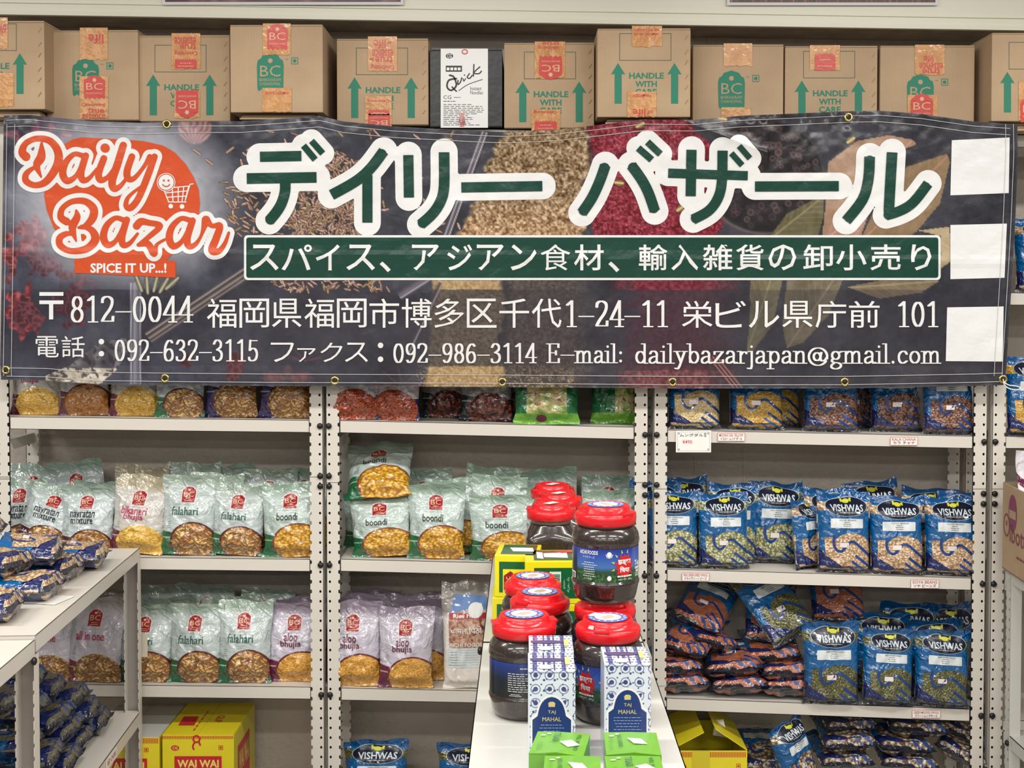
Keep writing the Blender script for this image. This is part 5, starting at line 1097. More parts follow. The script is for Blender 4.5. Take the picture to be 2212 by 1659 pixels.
# heaps on the lowest shelf of the third bay
G5 = 'bean packets heaped on the lowest shelf of the third bay'
n_ = 0
for (cx, cy, Y, yw, tl, rl, w, lb) in [(1835, 1655, .0, 3, 3, 0, 125, 'bean packet, lower of the pair beside the upright bean bag'), (1840, 1615, .01, -3, 6, -4, 125, 'bean packet lying with a torn pale end beside the upright bean bag'), (1845, 1578, .06, 5, 14, 0, 125, 'bean packet on top of the pair, dull olive print'), (1970, 1660, .0, -4, 3, 3, 135, 'bean packet at the bottom middle of the far heap'), (1965, 1622, .01, 6, 3, 6, 135, 'bean packet with speckled end in the middle of the far heap'), (1990, 1582, .02, -4, 5, 2, 140, 'topmost bean packet under the GREEN MOONG WHOLE tag'), (2075, 1640, .02, -25, 10, 22, 125, 'bean packet slanting against the far post, lower'), (2080, 1596, .05, -28, 14, 18, 125, 'bean packet slanting against the far post, upper'), (1560, 1690, .0, 0, 0, 0, 130, 'bean packet under the yellow open box'), (1655, 1668, .08, 0, 15, 0, 120, 'dull packet beside the yellow open box at the picture foot')]:
    lie_px('beans' if (cx % 2) else 'beans', 1, cx, cy, Y, yw, lb, G5, w, tl, rl)
p = P(1735, 1700, .0); place('beans', 1, 'upright blue and black bag of speckled beans turned aside', G5, (p.x, .0, p.z), (R(-10), R(-14), R(38)), (.95, 1.2, .9))
# ------------------------------------------------------------------ rack running out between the aisles, with its jars and boxes
IZ = .955; IX0, IX1 = -.088, .253
def fold(m, x0, x1, y0, y1, z, h=.034): m.box(x0, x1, y0, y1, z - .0018, z); m.box(x0, x0 + .0018, y0, y1, z - h, z); m.box(x1 - .0018, x1, y0, y1, z - h, z); m.box(x0, x1, y0, y0 + .0018, z - h, z); m.box(x0, x1, y1 - .0018, y1, z - h, z); return m
rk = thing('aisle_rack', 'white steel rack running toward the viewer with tea jars and boxes on it', 'rack', (0, 0, 0))
for k, (y1, y0) in enumerate(((-.008, -.874), (-.88, -1.78), (-1.786, -2.1))):
    fold(MB(), IX0, IX1, y0, y1, IZ).build('shelf', MSW, rk, bevel=0)
    for zz in (.55, .16): fold(MB(), IX0, IX1, y0, y1, zz).build('shelf', MSW, rk)
for yy in (-.03, -.877, -1.783):
    for xx, s in ((IX0 + .002, -1), (IX1 - .002, 1)):
        m = post_mb(w=.037, depth=.03, z1=IZ - .004, hole_side=1); o = m.build('post', MSW, rk, loc=(xx + s * -.001, yy - (.0 if s > 0 else .0), 0)); o.rotation_euler = (0, 0, R(90 if s > 0 else -90))
for (z) in (IZ - .012, IZ - .085):
    m = MB(); m.lathe([(.0, -.003), (.006, -.003), (.0085, .0), (.008, .004), (.004, .0065)], 14); o = m.build('pin', MDK, rk, smooth=True); o.rotation_euler = (0, R(-90), 0); o.location = (IX0 - .003, -.9, z)
cardh = thing('card_holder', 'clear price card strip standing at the edge of the white rack by the big jar', 'card holder', (IX1 - .006, -.98, IZ + .001))
MB().box(0, .0015, -.12, 0, 0, .03).build('strip', M('clear_strip', (220, 220, 216), .2, alpha=.75), cardh); MB().box(-.001, 0, -.1, -.01, .004, .024).build('card', MPAP, cardh)
# jars
MTEA = M('tea_leaves', (48, 34, 28), .25, coat=1, croughn=.04, fn=lambda c: c.ramp(c.noise(260, 3, vec=c.mapping(scale=(1, 1, 1))), [(.35, (36, 27, 24)), (.55, (50, 38, 33)), (.75, (70, 54, 44))]))
MLID = M('red_lid', (222, 20, 30), .28, coat=.3); MGLS = M('jar_neck', (150, 140, 128), .1, coat=1, alpha=.6)
def skyfn(c):
    z = c.z
    sky = c.ramp((z - .043) * 16.5, [(0, (28, 60, 40)), (.32, (24, 70, 46)), (.45, (60, 110, 170)), (.8, (34, 74, 170)), (1, (26, 44, 130))])
    hills = z.lt(c.noise(26, 3) * .030 + .046); bush = c.ramp(c.noise(180, 3), [(.35, (14, 40, 22)), (.5, (26, 76, 34)), (.65, (60, 120, 50))])
    return c.mix(hills, sky, bush)
MSKY = M('jar_label', (30, 70, 150), .35, coat=.6, fn=skyfn)
MNIGHT = M('jar_label_back', (16, 26, 50), .35, coat=.6, fn=lambda c: c.mix(c.z.lt(.056), c.ramp((c.z - .043) * 16.5, [(0, (12, 22, 26)), (.5, (14, 24, 40)), (.9, (22, 50, 120)), (1, (24, 60, 150))]), (12, 24, 22)))
JR, JH = .0625, .172
JP = [(.03, .0), (.048, .001), (.0545, .005), (.0575, .014), (.0605, .030), (.0625, .035), (.0625, .039), (.0605, .041), (.0603, .105), (.0622, .108), (.0625, .114), (.0605, .125), (.055, .135), (.050, .139)]
def jrad(z):
    for (r0, z0), (r1, z1) in zip(JP, JP[1:]):
        if z0 <= z <= z1 and z1 > z0: return r0 + (r1 - r0) * (z - z0) / (z1 - z0)
    return JP[-1][0]
def lid_parts(t, z0, r=.056, tab=0, tall=.034):
    m = MB(); n = 72; rib = lambda a, z: 1 + (.004 if int(a * n / (2 * math.pi)) % 2 else 0)
    m.lathe([(r - .002, z0), (r, z0 + .001), (r + .001, z0 + .012), (r + .0002, z0 + tall * .56), (r - .003, z0 + tall * .64), (r * .80, z0 + tall * .66), (r * .79, z0 + tall * .9), (r * .75, z0 + tall), (r * .66, z0 + tall), (r * .64, z0 + tall * .93)], 72)
    ld = m.build('lid', MLID, t, smooth=False)
    for p in ld.data.polygons: p.use_smooth = len(p.vertices) == 4
    m = MB(); T = Matrix.Rotation(R(tab), 4, 'Z')
    for s in (-1, 1):
        m.box(s * r * .90 - .007, s * r * .90 + .007, -.014, .014, z0 + tall * .55, z0 + tall * .72, T=T)
    hb = m.build('grip_tab', MLID, ld, bevel=.0015)
    m = MB(); pts = [(r * .86 * math.cos(R(a)), r * .86 * math.sin(R(a))) for a in range(200, 341, 14)]
    for (xa, ya), (xb, yb) in zip(pts, pts[1:]): m.add([T @ Vector(v) for v in ((xa, ya, z0 + tall * .66), (xb, yb, z0 + tall * .66), (xb * .93, yb * .93, z0 + tall * .82), (xa * .93, ya * .93, z0 + tall * .82))], [(0, 1, 2, 3)])
    m.build('folded_handle', MLID, ld)
    return ld, z0 + tall
def lid_sticker(t, z, rr_=.034, tagged=False, small=False):
    if small:
        MB().box(-.017, .017, -.010, .010, 0, .0004).build('price_sticker', MWHT, t, loc=(0, 0, z + .0002)).rotation_euler = (0, 0, R(45)); return
    fn = lambda x, y, L: (x, y, z + .0004 + L * .0002)
    a = Art().ell(0, 0, rr_, rr_, 0, 40); a.build('lid_sticker', M('sticker_rim', (86, 130, 206), .35), t, fn)
    Art().ell(0, 0, rr_ * .74, rr_ * .74, 1, 36).build('sticker_ring', M('sticker_red_line', (176, 60, 90), .35), t, fn)
    Art().ell(0, 0, rr_ * .68, rr_ * .68, 2, 36).build('sticker_centre', MWHT, t, fn)
    a = Art(); a.poly([(-.012, -.008), (.010, -.010), (.016, .004), (.002, .010), (-.014, .006)], 3); a.build('sticker_picture', M('sticker_brown', (196, 176, 160), .4), t, fn)
    a = Art()
    for i in range(16):
        an = i * 2 * math.pi / 16; a.ell(rr_ * .87 * math.cos(an), rr_ * .87 * math.sin(an), .0022, .0022, 3, 8)
    a.build('sticker_ring_print', MWHT, t, fn)
    if tagged: Art().rect(-.012, -.034, .012, -.014, 5).build('price_sticker', MPAP, t, fn)
def cyl(th0, R_off=.0006):
    def g(s_, z, L):
        s_ *= 1.25; z = .043 + (z - .049) * 60 / 42
        return ((jrad(z) + R_off + L * .00035) * math.sin(th0 + s_ / JR), -(jrad(z) + R_off + L * .00035) * math.cos(th0 + s_ / JR), z)
    return g
def tea_jar(x, y, z, label, rot=0, tab=0, tagged=False, front=True):
    t = thing('tea_jar', label, 'jar', (x, y, z), (0, 0, R(rot)), 'round tea jars with red lids')
    MB().lathe(JP, 64).build('body', MTEA, t, smooth=True)
    MB().lathe([(.050, .137), (.052, .142), (.052, .150)], 48).build('neck', MGLS, t, smooth=True)
    th = math.pi * .5
    def wrap(name, mat, s0, s1): Art().rect(s0 * JR, .049, s1 * JR, .091, 0).bisect(.006, None).build(name, mat, t, cyl(0), smooth=True)
    wrap('label', MSKY, -.12, 2.3); wrap('back_label', MNIGHT, -1.9, -.12)
    a = Art(); c = cyl(0)
    a.text('AICHI FOODS', -.048 + .045, .0885, .020 + .045, .0835, 1, .01) if 0 else None
    a.lines(-.062, .080, -.018, .056, 9, .0007, 1, seed=3, align='l'); a.lines(-.050, .0875, -.02, .083, 1, .001, 1); a.lines(-.0615, .0545, -.04, .051, 2, .0006, 1)
    a.text('Tea', .0, .073, .014, .065, 1, .02) if not front else None
    a.rect(-.030, .0505, -.012, .0585, 1); a.bisect(.005, None).build('back_print', MWHT, t, c)
    a = Art(); [a.rect(-.029 + i * .0016, .0512, -.0283 + i * .0016, .0572, 2) for i in range(10)]; a.build('barcode', MBLK, t, c)
    a = Art()
    a.text('AICHI FOODS', .000, .0888, .031, .0838, 1, .02); a.text('アイチフーズ', .006, .082, .026, .0788, 1, 0); a.lines(.004, .075, .030, .055, 7, .0007, 1, seed=8); a.text('(インド産)', .008, .0545, .022, .0515, 1)
    a.ell(.048, .0845, .0036, .0034, 1, 16); a.stroke([(.043, .0845), (.0445, .0812), (.048, .0802), (.0515, .0812), (.053, .0845)], .0008, 1.2)
    a.ell(.048, .0545, .0032, .0032, 1, 16); a.text('Tea', .094, .074, .110, .067, 1, .02); a.lines(.094, .066, .112, .058, 2, .003, 1, seed=5); a.text('GOLD', .096, .058, .110, .053, 1, .01)
    a.bisect(.006, None).build('label_print', MWHT, t, c)
    a = Art(); pts = []
    for i in range(28): 
        rr2 = (.0155 if i % 2 else .0125) * (1.15 if i % 4 == 1 else 1); an = i * 2 * math.pi / 28; pts.append((.0725 + rr2 * math.cos(an), .0695 + rr2 * .95 * math.sin(an)))
    a.poly(pts, 1.5).bisect(.005, None).build('starburst', M('burst_red', (206, 36, 34), .35), t, c)
    a = Art()
    for an in (75, 105, 135, 165, 195): 
        ca, sa = math.cos(R(an)), math.sin(R(an)); x_, z_ = .0725 + .0175 * ca, .0695 + .0165 * sa
        a.poly([(x_ - .0014 * sa, z_ + .0014 * ca), (x_ + .0014 * sa, z_ - .0014 * ca), (x_ + .005 * ca, z_ + .005 * sa)], 1.4)
    a.build('burst_flame', M('burst_yellow', (196, 206, 60), .35), t, c)
    a = Art(); a.text('झड्का', .061, .0775, .0835, .0700, 2.5, .03); a.text('िचया', .064, .0690, .081, .0615, 2.5, .03); a.lines(.060, .058, .086, .055, 1, .002, 2.5, seed=2); a.text('NET WT. 200 g', .062, .0535, .086, .0508, 2.5)
    a.bisect(.006, None).build('burst_lettering', MWHT, t, c)
    ld, zt = lid_parts(t, .141, tab=tab); lid_sticker(t, zt, tagged=tagged)
    return t
I1 = IZ + .0008
tea_jar(.0175, -1.03, I1, 'round tea jar deepest in the row behind the front one, lid against the yellow box', 70, 20)
tea_jar(.030, -1.165, I1, 'round tea jar, middle of the row of three red lids', 60, -10)
tea_jar(.0, -1.335, I1, 'front round tea jar of the row of three, dark back label, beside the patterned box', 44, 150)
tea_jar(.150, -1.215, I1, 'round tea jar carrying another jar on its lid', 80, 40)
tea_jar(.150, -1.225, I1 + .1755, 'round tea jar standing on another jar, blue label with red starburst', -52, 8)
tea_jar(.146, -1.36, I1, 'round tea jar with a price sticker on its lid, behind the single patterned box', -125, 20, tagged=True)
def square_jar(x, y, label, rot=0, tab=0):
    t = thing('square_jar', label, 'jar', (x, y, I1), (0, 0, R(rot)), 'tall square jars with red lids'); m = MB()
    sq = lambda a: 1 / max(abs(math.cos(a)), abs(math.sin(a)))
    def f(a, z):
        k = 1 if z < .168 else max(0, 1 - (z - .168) / .026); s_ = min(sq(a), 1.27); return 1 + (s_ - 1) * k
    m.lathe([(.052, 0), (.060, .004), (.062, .012), (.062, .15), (.0615, .165), (.057, .178), (.0495, .192), (.0485, .196)], 64, fun=f)
    m.build('body', MTEA, t, smooth=True); MB().lathe([(.0485, .195), (.0485, .207)], 40).build('neck', MGLS, t, smooth=True)
    Art().rect(-.04, .05, .04, .14, 0).build('label', MSKY, t, lambda x_, z_, L: (x_, -.0632, z_))
    ld, zt = lid_parts(t, .205, r=.0565, tab=tab, tall=.036); lid_sticker(t, zt, small=True); return t
square_jar(.074, -.245, 'tall square jar deepest in the row, its bright red lid highest', 8, 200); square_jar(.086, -.392, 'tall square jar in the middle of its row, lid offset toward the post', 5, 190); square_jar(.064, -.545, 'tall square jar in front of its row, clear shoulders above the yellow tea boxes', 3, 170)
# yellow and green tea boxes
MYB, MGB = M('box_yellow', (232, 220, 24), .3, coat=.4), M('box_green', (14, 92, 48), .3, coat=.4)
def tea_box(x, y, z, label, variant, rot=0, W=.122, D=.118, H=.09):
    t = thing('tea_box', label, 'tea box', (x, y, z), (0, 0, R(rot)), 'yellow and green tea boxes')
    MB().box(-W / 2, W / 2, -D / 2, D / 2, 0, H).build('body', MYB, t, bevel=.002)
    fr = lambda a, b, L: (a, -D / 2 - .0003 - L * .0003, b); tp = lambda a, b, L: (a, b, H + .0003 + L * .0003)
    if variant == 0:
        Art().rect(-W / 2 + .019, .012, W / 2 - .006, H - .014, 0).build('front_panel', MGB, t, fr)
        a = Art(); a.rect(-.010, .020, .014, .068, 1); a.stroke(el(-.027, .043, .009, .010, -70, 100, 10), .0022, 1.2); a.rect(-.038, .034, -.0345, .052, 1)
        a.text('چائے', .018, .052, .023, .032, 1, rot=90); a.text('دانے دار', .026, .056, .032, .024, 1, rot=90); a.build('front_print', M('print_mint', (206, 232, 216), .4), t, fr)
        a = Art(); [a.rect(-.006, .024 + i * .0033, .012, .0258 + i * .0033, 2) for i in range(12)]; a.build('barcode', MBLK, t, fr)
        Art().ell(-.030, .049, .005, .005, 2, 14).build('orange_mark', M('mark_orange', (222, 106, 50), .4), t, fr)
        a = Art(); a.lines(-W / 2 + .004, .07, -W / 2 + .016, .014, 14, .0014, .5, seed=6); a.build('orange_print', M('mark_orange', (222, 106, 50), .4), t, fr)
        Art().rect(-W / 2 + .019, -D / 2 + .008, W / 2 - .004, D / 2 - .006, 0).build('top_panel', MGB, t, tp)
        a = Art(); a.poly([(-.035, -.03), (-.035, .035), (-.022, .028), (-.022, -.038)], 1); a.poly([(-.02, -.02), (-.02, .02), (.03, .028), (.03, -.028)], 1); a.build('cup_picture', MWHT, t, tp)
        a = Art(); a.poly([(.0, .035), (.045, .05), (.055, .03), (.02, .02)], 2.5); a.build('red_ribbon', M('ribbon_pink', (206, 70, 78), .4), t, tp)
    else:
        Art().rect(-W / 2 + .010, .010, W / 2 - .006, H - .014, 0).build('front_panel', MGB, t, fr)
        Art().rect(-W / 2 + .018, .0, W / 2 - .02, H - .03, 1).build('yellow_patch', MYB, t, fr)
        Art().poly([(-W / 2 + .020, .016), (-W / 2 + .026, .010), (-W / 2 + .04, .010), (-W / 2 + .04, .052), (-W / 2 + .034, .056), (-W / 2 + .020, .046)], 2).build('red_flag', M('flag_red', (150, 16, 28), .35), t, fr)
        Art().text('NTDC', -W / 2 + .025, .044, -W / 2 + .034, .018, 3, .01, rot=90).build('flag_lettering', M('print_cream', (236, 220, 170), .4), t, fr)
        Art().rect(-W / 2 + .012, -D / 2 + .01, W / 2 - .008, D / 2 - .006, 0).build('top_panel', MGB, t, tp)
        Art().poly([(-.01, -.02), (-.02, .02), (.03, .02), (.035, -.02)], 1).build('cup_picture', MWHT, t, tp)
    return t
tea_box(.062, -.86, IZ + .0008, 'yellow green tea box at the bottom of the stack behind the round jars', 0); tea_box(.062, -.86, IZ + .0915, 'yellow green tea box with barcode, on top of the stack behind the round jars', 0, 1)
tea_box(-.018, -.80, IZ + .0008, 'lower yellow tea box at the rack edge, almost hidden', 1, 0, .10); tea_box(-.012, -.80, IZ + .0915, 'yellow green tea box with a red flag, at the rack edge', 1, -4, .094)
# patterned tall tea boxes
def tilefn(c):
    # quatrefoil tile of dark flowers on pale blue white
    x, z = c.x, c.z
    sx, sz = (x * 190).sin(), (z * 190).sin(); f1 = (sx * sz)
    r = c.ramp(c.noise(8, 1), [(.3, (214, 222, 232)), (.7, (222, 228, 238))])
    n = c.voro(46, c.mapping(scale=(1, 0, 1), loc=(.01, 0, .004)), rnd=0); d = X(c.nt, n.outputs['Distance'])
    m = c.mix(d.lt(.17), r, (60, 66, 124)); m = c.mix((d - .33).abs().lt(.03), m, (96, 104, 156))
    m = c.mix(f1.abs().gt(.93), m, (70, 76, 130)); 
    return c.mix(((x * 380).sin() * (z * 380 + 1).sin()).gt(.86), m, (84, 92, 146))
MTL = M('tile_pattern', (216, 224, 234), .35, coat=.5, fn=tilefn); MNV = M('arch_navy', (28, 52, 116), .35, coat=.5); MGD = M('print_gold', (214, 196, 130), .35); MVL = M('print_violet', (76, 66, 110), .4)
def tall_box(x, y, label, W=.0735, D=.100, H=.1555, rot=0):
    t = thing('patterned_box', label, 'tea box', (x, y, IZ + .0008), (0, 0, R(rot)), 'tall patterned tea boxes')
    MB().box(0, W, 0, D, 0, H).build('body', MTL, t, bevel=.0012)
    MB().box(.0006, W - .0006, -.0006, .03, H - .0035, H - .003).build('flap_line', MVL, t)
    fr = lambda a, b, L: (a, -.0004 - L * .0003, b); tp = lambda a, b, L: (a, b, H + .0003 + L * .0003); cx = W * .5
    def arch(w, h, z0):
        P_ = [(cx - w, z0), (cx - w, h - .036)]
        for k in range(7): u_ = k / 6; P_.append((cx - w + .008 + (w - .008) * u_ - (.004 * math.sin(u_ * math.pi)), h - .030 + .030 * (1 - (1 - u_) ** 1.8)))
        return P_ + [(2 * cx - a, b) for a, b in P_[::-1]]
    Art().poly(arch(.0325, .118, .0), 0).build('arch_border', MWHT, t, fr); Art().poly(arch(.030, .1145, .0), 1).build('arch_panel', MNV, t, fr)
    a = Art(); a.text('TAJ', cx - .006, .0935, cx + .006, .087, 2); a.text('MAHAL', cx - .0145, .083, cx + .0145, .0765, 2); a.rect(cx - .005, .099, cx + .005, .1035, 2); a.poly([(cx - .0062, .1035), (cx + .0062, .1035), (cx + .003, .107), (cx - .003, .107)], 2); a.build('arch_lettering', MGD, t, fr)
    a = Art(); a.lines(cx - .022, .073, cx + .022, .03, 9, .0009, 2, seed=int(x * 1e4) % 50); a.build('small_print', M('print_skyblue', (150, 170, 206), .4), t, fr)
    a = Art()
    for i in range(11):
        for j in range(7): a.ell(.005 + i * .0066 + (j % 2) * .0033, .010 + j * .0135, .0024, .0014, 1, 8)
    a.build('top_print', MVL, t, tp)
    a = Art(); q = [(cx - .028 + .028 * (1 - math.cos(math.pi * k / 10)), .05 + .011 * math.sin(math.pi * k / 10)) for k in range(11)]; a.poly(q + [(p[0], .1 - p[1]) for p in q[::-1][1:-1]], 2).build('top_emblem', M('emblem_violet', (88, 76, 116), .4), t, lambda a_, b_, L: (a_ - .006, b_ + .006, H + .0009))
    Art().rect(W - .015, .03, W - .007, .07, 3).build('gold_seal', MGD, t, tp); Art().rect(cx - .018, .004, cx - .001, .026, 4).build('price_sticker', M('sticker', (226, 216, 214), .5), t, tp)
    return t
tall_box(.0062, -1.61, 'patterned blue and white tea box in front of its twin, gold lettering on navy arch'); tall_box(.0078, -1.505, 'patterned blue and white tea box showing only its top behind its twin'); tall_box(.1265, -1.575, 'single patterned blue and white tea box, in front of the jar with a price sticker')
# small green tea boxes
MGR = M('lime_card', (104, 164, 44), .35, coat=.35)
def green_box(x, y, label, rot, flip):
    W, D, H = .078, .090, .0895
    t = thing('green_tea_box', label, 'tea box', (x, y, IZ + .0008), (0, 0, R(rot)), 'lime green tea boxes'); m = MB(); m.box(-W / 2, W / 2, -D / 2, D / 2, 0, H - .001); m.build('body', MGR, t, bevel=.001)
    m = MB(); m.add([(-W / 2, -D / 2 - .001, H - .001), (W / 2, -D / 2 - .001, H - .001), (W / 2, D / 2, H), (-W / 2, D / 2, H), (0, -D / 2 - .001, H + .003), (0, D / 2, H + .001)], [(0, 1, 4), (0, 4, 5, 3), (4, 1, 2, 5)]); m.build('lid_flap', MGR, t)
    tp = lambda a, b, L: (a, b, H + .0032 * (1 - abs(a) / (W / 2)) + .0004 + L * .0003)
    a = Art(); 
    if flip: a.lines(-.034, .03, -.026, -.03, 7, .001, 1, seed=3); a.text('GREEN TEA', -.020, .03, -.014, -.02, 1, rot=90)
    else: a.text('TULASI', -.012, .034, -.002, .0, 1, .01, rot=-90); a.text('GREEN TEA', .022, .036, .028, -.03, 1, rot=90); a.lines(-.032, .0, -.022, -.034, 6, .001, 1)
    a.bisect(.01, None).build('top_print', MTX['green'], t, tp)
    a = Art().poly([(.0, -.004), (.016, .008), (.030, -.008), (.014, -.022)] if not flip else [(-.006, .012), (.014, .010), (.022, -.010), (.002, -.012)], 2); a.build('price_sticker', MWHT, t, tp)
    a = Art(); a.ell(-.028, .026, .004, .0025, 1, 10); a.ell(-.020, .032, .003, .002, 1, 10); a.build('leaf_mark', MWHT, t, tp); return t
green_box(.052, -1.745, 'lime green tea box, turned slightly, in front of the pair of patterned boxes', -9, False); green_box(.156, -1.745, 'lime green tea box in front of the single patterned box', -1, True)
green_box(.066, -1.842, 'lime green tea box at the very foot of the picture, before the turned one', -3, True); green_box(.152, -1.842, 'lime green tea box at the very foot of the picture, near the rack edge', 0, False)
# ------------------------------------------------------------------ noodle boxes on the lowest shelf
MYN = M('noodle_yellow', (226, 210, 30), .4, coat=.2, fn=lambda c: c.wob(c.ramp(c.noise(5, 2), [(.3, (222, 204, 28)), (.7, (232, 216, 40))]), .04, 30)); MNR = M('noodle_red', (196, 34, 46), .4); MNY = M('noodle_cream', (240, 222, 110), .4); MGY = M('noodle_grey_top', (196, 196, 192), .4)
def noodle_box(px0, px1, pyt, Y, bay, label, grey=False, open_=False, depth=.28, yaw=0):
    a0 = P(px0, pyt, Y); b0 = P(px1, pyt, Y); W = b0.x - a0.x; z0 = max(shelf_z(bay, 4, a0.x), shelf_z(bay, 4, b0.x)) + .001; H = a0.z - z0
    t = thing('noodle_box', label, 'box', (a0.x, Y, z0), group='yellow noodle cartons on the lowest shelf')
    m = MB(); D = depth
    if not open_: m.box(0, W, 0, D, 0, H - .002); m.build('body', MYN, t, bevel=.002)
    else:
        m.box(0, W, 0, .003, 0, H); m.box(0, W, D - .003, D, 0, H); m.box(0, .003, .003, D - .003, 0, H); m.box(W - .003, W, .003, D - .003, 0, H); m.box(0, W, 0, D, 0, .003); m.build('body', MYN, t)
    fr = lambda a, b, L: (a, -.0005 - L * .0003, b); tp = lambda a, b, L: (a, b, H + .0012 + L * .0003); sd = lambda a, b, L: (W + .0005 + L * .0003, a, b)
    if not open_:
        MB().box(.001, W * .5 - .001, .001, D - .001, H - .002, H).build('flap', MGY if grey else MYN, t); MB().box(W * .5 + .001, W - .001, .001, D - .001, H - .002, H).build('flap', MGY if grey else MYN, t)
    else:
        for s, xx in ((1, .0), (-1, W)):
            m = MB(); ang = R(28 if s > 0 else 34); L_ = W * .5; T = Matrix.Translation((xx, 0, H)) @ Matrix.Rotation(-s * ang, 4, 'Y')
            m.box(0 if s > 0 else -L_, L_ if s > 0 else 0, .002, D - .002, 0, .002, T=T); m.build('flap', MYN, t)
        m = MB(); m.add([(W * .62, .10, H + .01), (W * .82, .09, H + .005), (W * .76, .10, H + .055), (W * .66, .11, H + .05)], [(0, 1, 2, 3)]); m.add([(W * .62, .1002, H + .01), (W * .82, .0902, H + .005), (W * .76, .1002, H + .055), (W * .66, .1102, H + .05)], [(3, 2, 1, 0)]); m.build('torn_paper', MPAP, t)
    a = Art(); n = int(W / .0044)
    for i in range(n): a.rect(.001 + i * .0044, H - .003, .0032 + i * .0044, H - (.018 if grey or open_ else .012), 0)
    a.build('stripe_border', MNR, t, fr)
    cx = W / 2 
    if not open_: 
        cx = W * .48
        a = Art(); a.ring(cx, H - .012, .0115, .0115, .005, 1, 20); a.stroke(el(cx, H - .033, .010, .012, 120, 220, 6), .005, 1); a.stroke(el(cx, H - .030, .010, .012, 5, 60, 5), .005, 1); a.ell(.036, H - .037, .0115, .0075, 1, 20); a.frame(W - .042, H - .042, W - .030, H - .030, .0015, 1); a.ell(W - .036, H - .036, .003, .003, 1, 10)
        a.rect(.034, .02, W - .034, H - .060, 1); a.build('red_print', MNR, t, fr)
        a = Art(); a.text('CG', .029, H - .033, .043, H - .041, 2, .02); a.text('WAI WAI', .042, H - .070, W - .042, H - .092, 2, .03); a.lines(.045, H - .10, W - .045, H - .104, 1, .002, 2); a.build('name_print', MNY, t, fr)
        if not grey:
            a = Art(); a.poly([(.025, .075), (.070, .075), (.064, .15), (.022, .15)], 1); [a.rect(.078 + 0 * i, .03 + i * .03, .0815, .05 + i * .03, 1) for i in range(6)]; a.text('GUP', .118, .16, .140, .10, 1, rot=-90); a.build('top_print', MNR, t, tp)
            a = Art(); a.rect(.04, .20, .16, H - .05, 1) if 0 else a.poly([(.05, .03), (.20, .03), (.20, H - .05), (.05, H - .05)], 1); a.build('side_panel', MNR, t, sd)
            a = Art(); a.text('WAI WAI', .06, H - .07, .19, H - .13, 2, .02, rot=0); a.build('side_lettering', MNY, t, sd)
    else:
        a = Art(); a.ell(.034, H - .045, .011, .008, 1, 20); a.frame(W - .030, H - .050, W - .018, H - .036, .0015, 1); a.ell(W - .024, H - .043, .003, .003, 1, 10); a.build('red_print', MNR, t, fr)
        a = Art(); a.text('CG', .028, H - .041, .040, H - .049, 2, .02); a.build('name_print', MNY, t, fr)
        Art().rect(.06, H, .11, H - .07, .6).build('tape', M('yellow_tape', (206, 190, 40), .15), t, fr)
    return t
noodle_box(350, 505, 1587, -.045, 0, 'yellow carton of noodles with red WAI WAI panel and red striped edge'.replace('WAI WAI ', 'name '))
noodle_box(188, 344, 1592, -.045, 0, 'yellow carton with a grey top beside the red panelled noodle carton', grey=True)
noodle_box(1448, 1614, 1622, -.03, 2, 'open yellow carton with flaps up and torn white paper inside', open_=True, depth=.26)
# ------------------------------------------------------------------ price cards
def pcard(px0, py0, px1, py1, label, lines_, red=True, Y=-.002, hand=False):
    a0 = P(px0, py1, Y); b0 = P(px1, py0, Y); t = thing('price_card', label, 'price card', (a0.x, Y, a0.z), group='price cards on the shelf lips')
    W, H = b0.x - a0.x, b0.z - a0.z; MB().box(0, W, -.0012, 0, 0, H).build('card', MPAP, t); fr = lambda a, b, L: (a, -.0015 - L * .0002, b)
    if hand:
        a = Art().frame(.004, .004, W - .004, H - .004, .0008, 0); [a.ell(x_, z_, .003, .003, 0, 8) for x_ in (.008, W - .008) for z_ in (.008, H - .008)]; a.build('border', M('card_border', (160, 168, 184), .5), t, fr)
        Art().text(lines_[0], .010, H - .008, W - .022, H - .017, 1, .01).text(lines_[1], W - .020, H - .007, W - .013, H - .017, 1, .01).build('lettering', MBLK, t, fr); Art().text('¥490', .018, H - .026, .045, H - .037, 1, .005).build('price', M('red_ink', (214, 70, 90), .5), t, fr); return
    a = Art().frame(0, 0, W, H, .0009, 0); a.text(lines_[0], W * .06, H * .90, W * .94, H * .55, 1, .01); a.build('border', M('tag_red', (196, 84, 92), .5), t, fr)
    Art().text(lines_[1], W * .1, H * .48, W * .9, H * .12, 1, .01).build('lettering', MBLK, t, fr)
pcard(1460, 930, 1536, 977, 'handwritten white price card hanging under the pale dal packet', ('ムングダル', '豆'), hand=True, Y=-.003)
pcard(1550, 935, 1609, 953, 'small red-bordered tag reading MOONG DAL YELLOW', ('MOONG DAL YELLOW', 'イエロー ムング ダール'))
pcard(1923, 944, 1982, 962, 'small tag reading KALA CHANA on the upper shelf lip', ('KALA CHANA', 'カラ チャナ'))
pcard(1473, 1237, 1532, 1255, 'small red-bordered tag reading PEAS GREEN DRIED WHOLE', ('PEAS GREEN DRIED WHOLE', 'ドライグリーン ピース'))
pcard(1967, 1252, 2028, 1271, 'small tag reading SOYA BEANS below the soya packets', ('SOYA BEANS', 'ソヤ ビーンズ'))
pcard(1970, 1534, 2031, 1551, 'small tag reading GREEN MOONG WHOLE on the lowest visible lip', ('GREEN MOONG WHOLE', 'グリーンムングホール'))
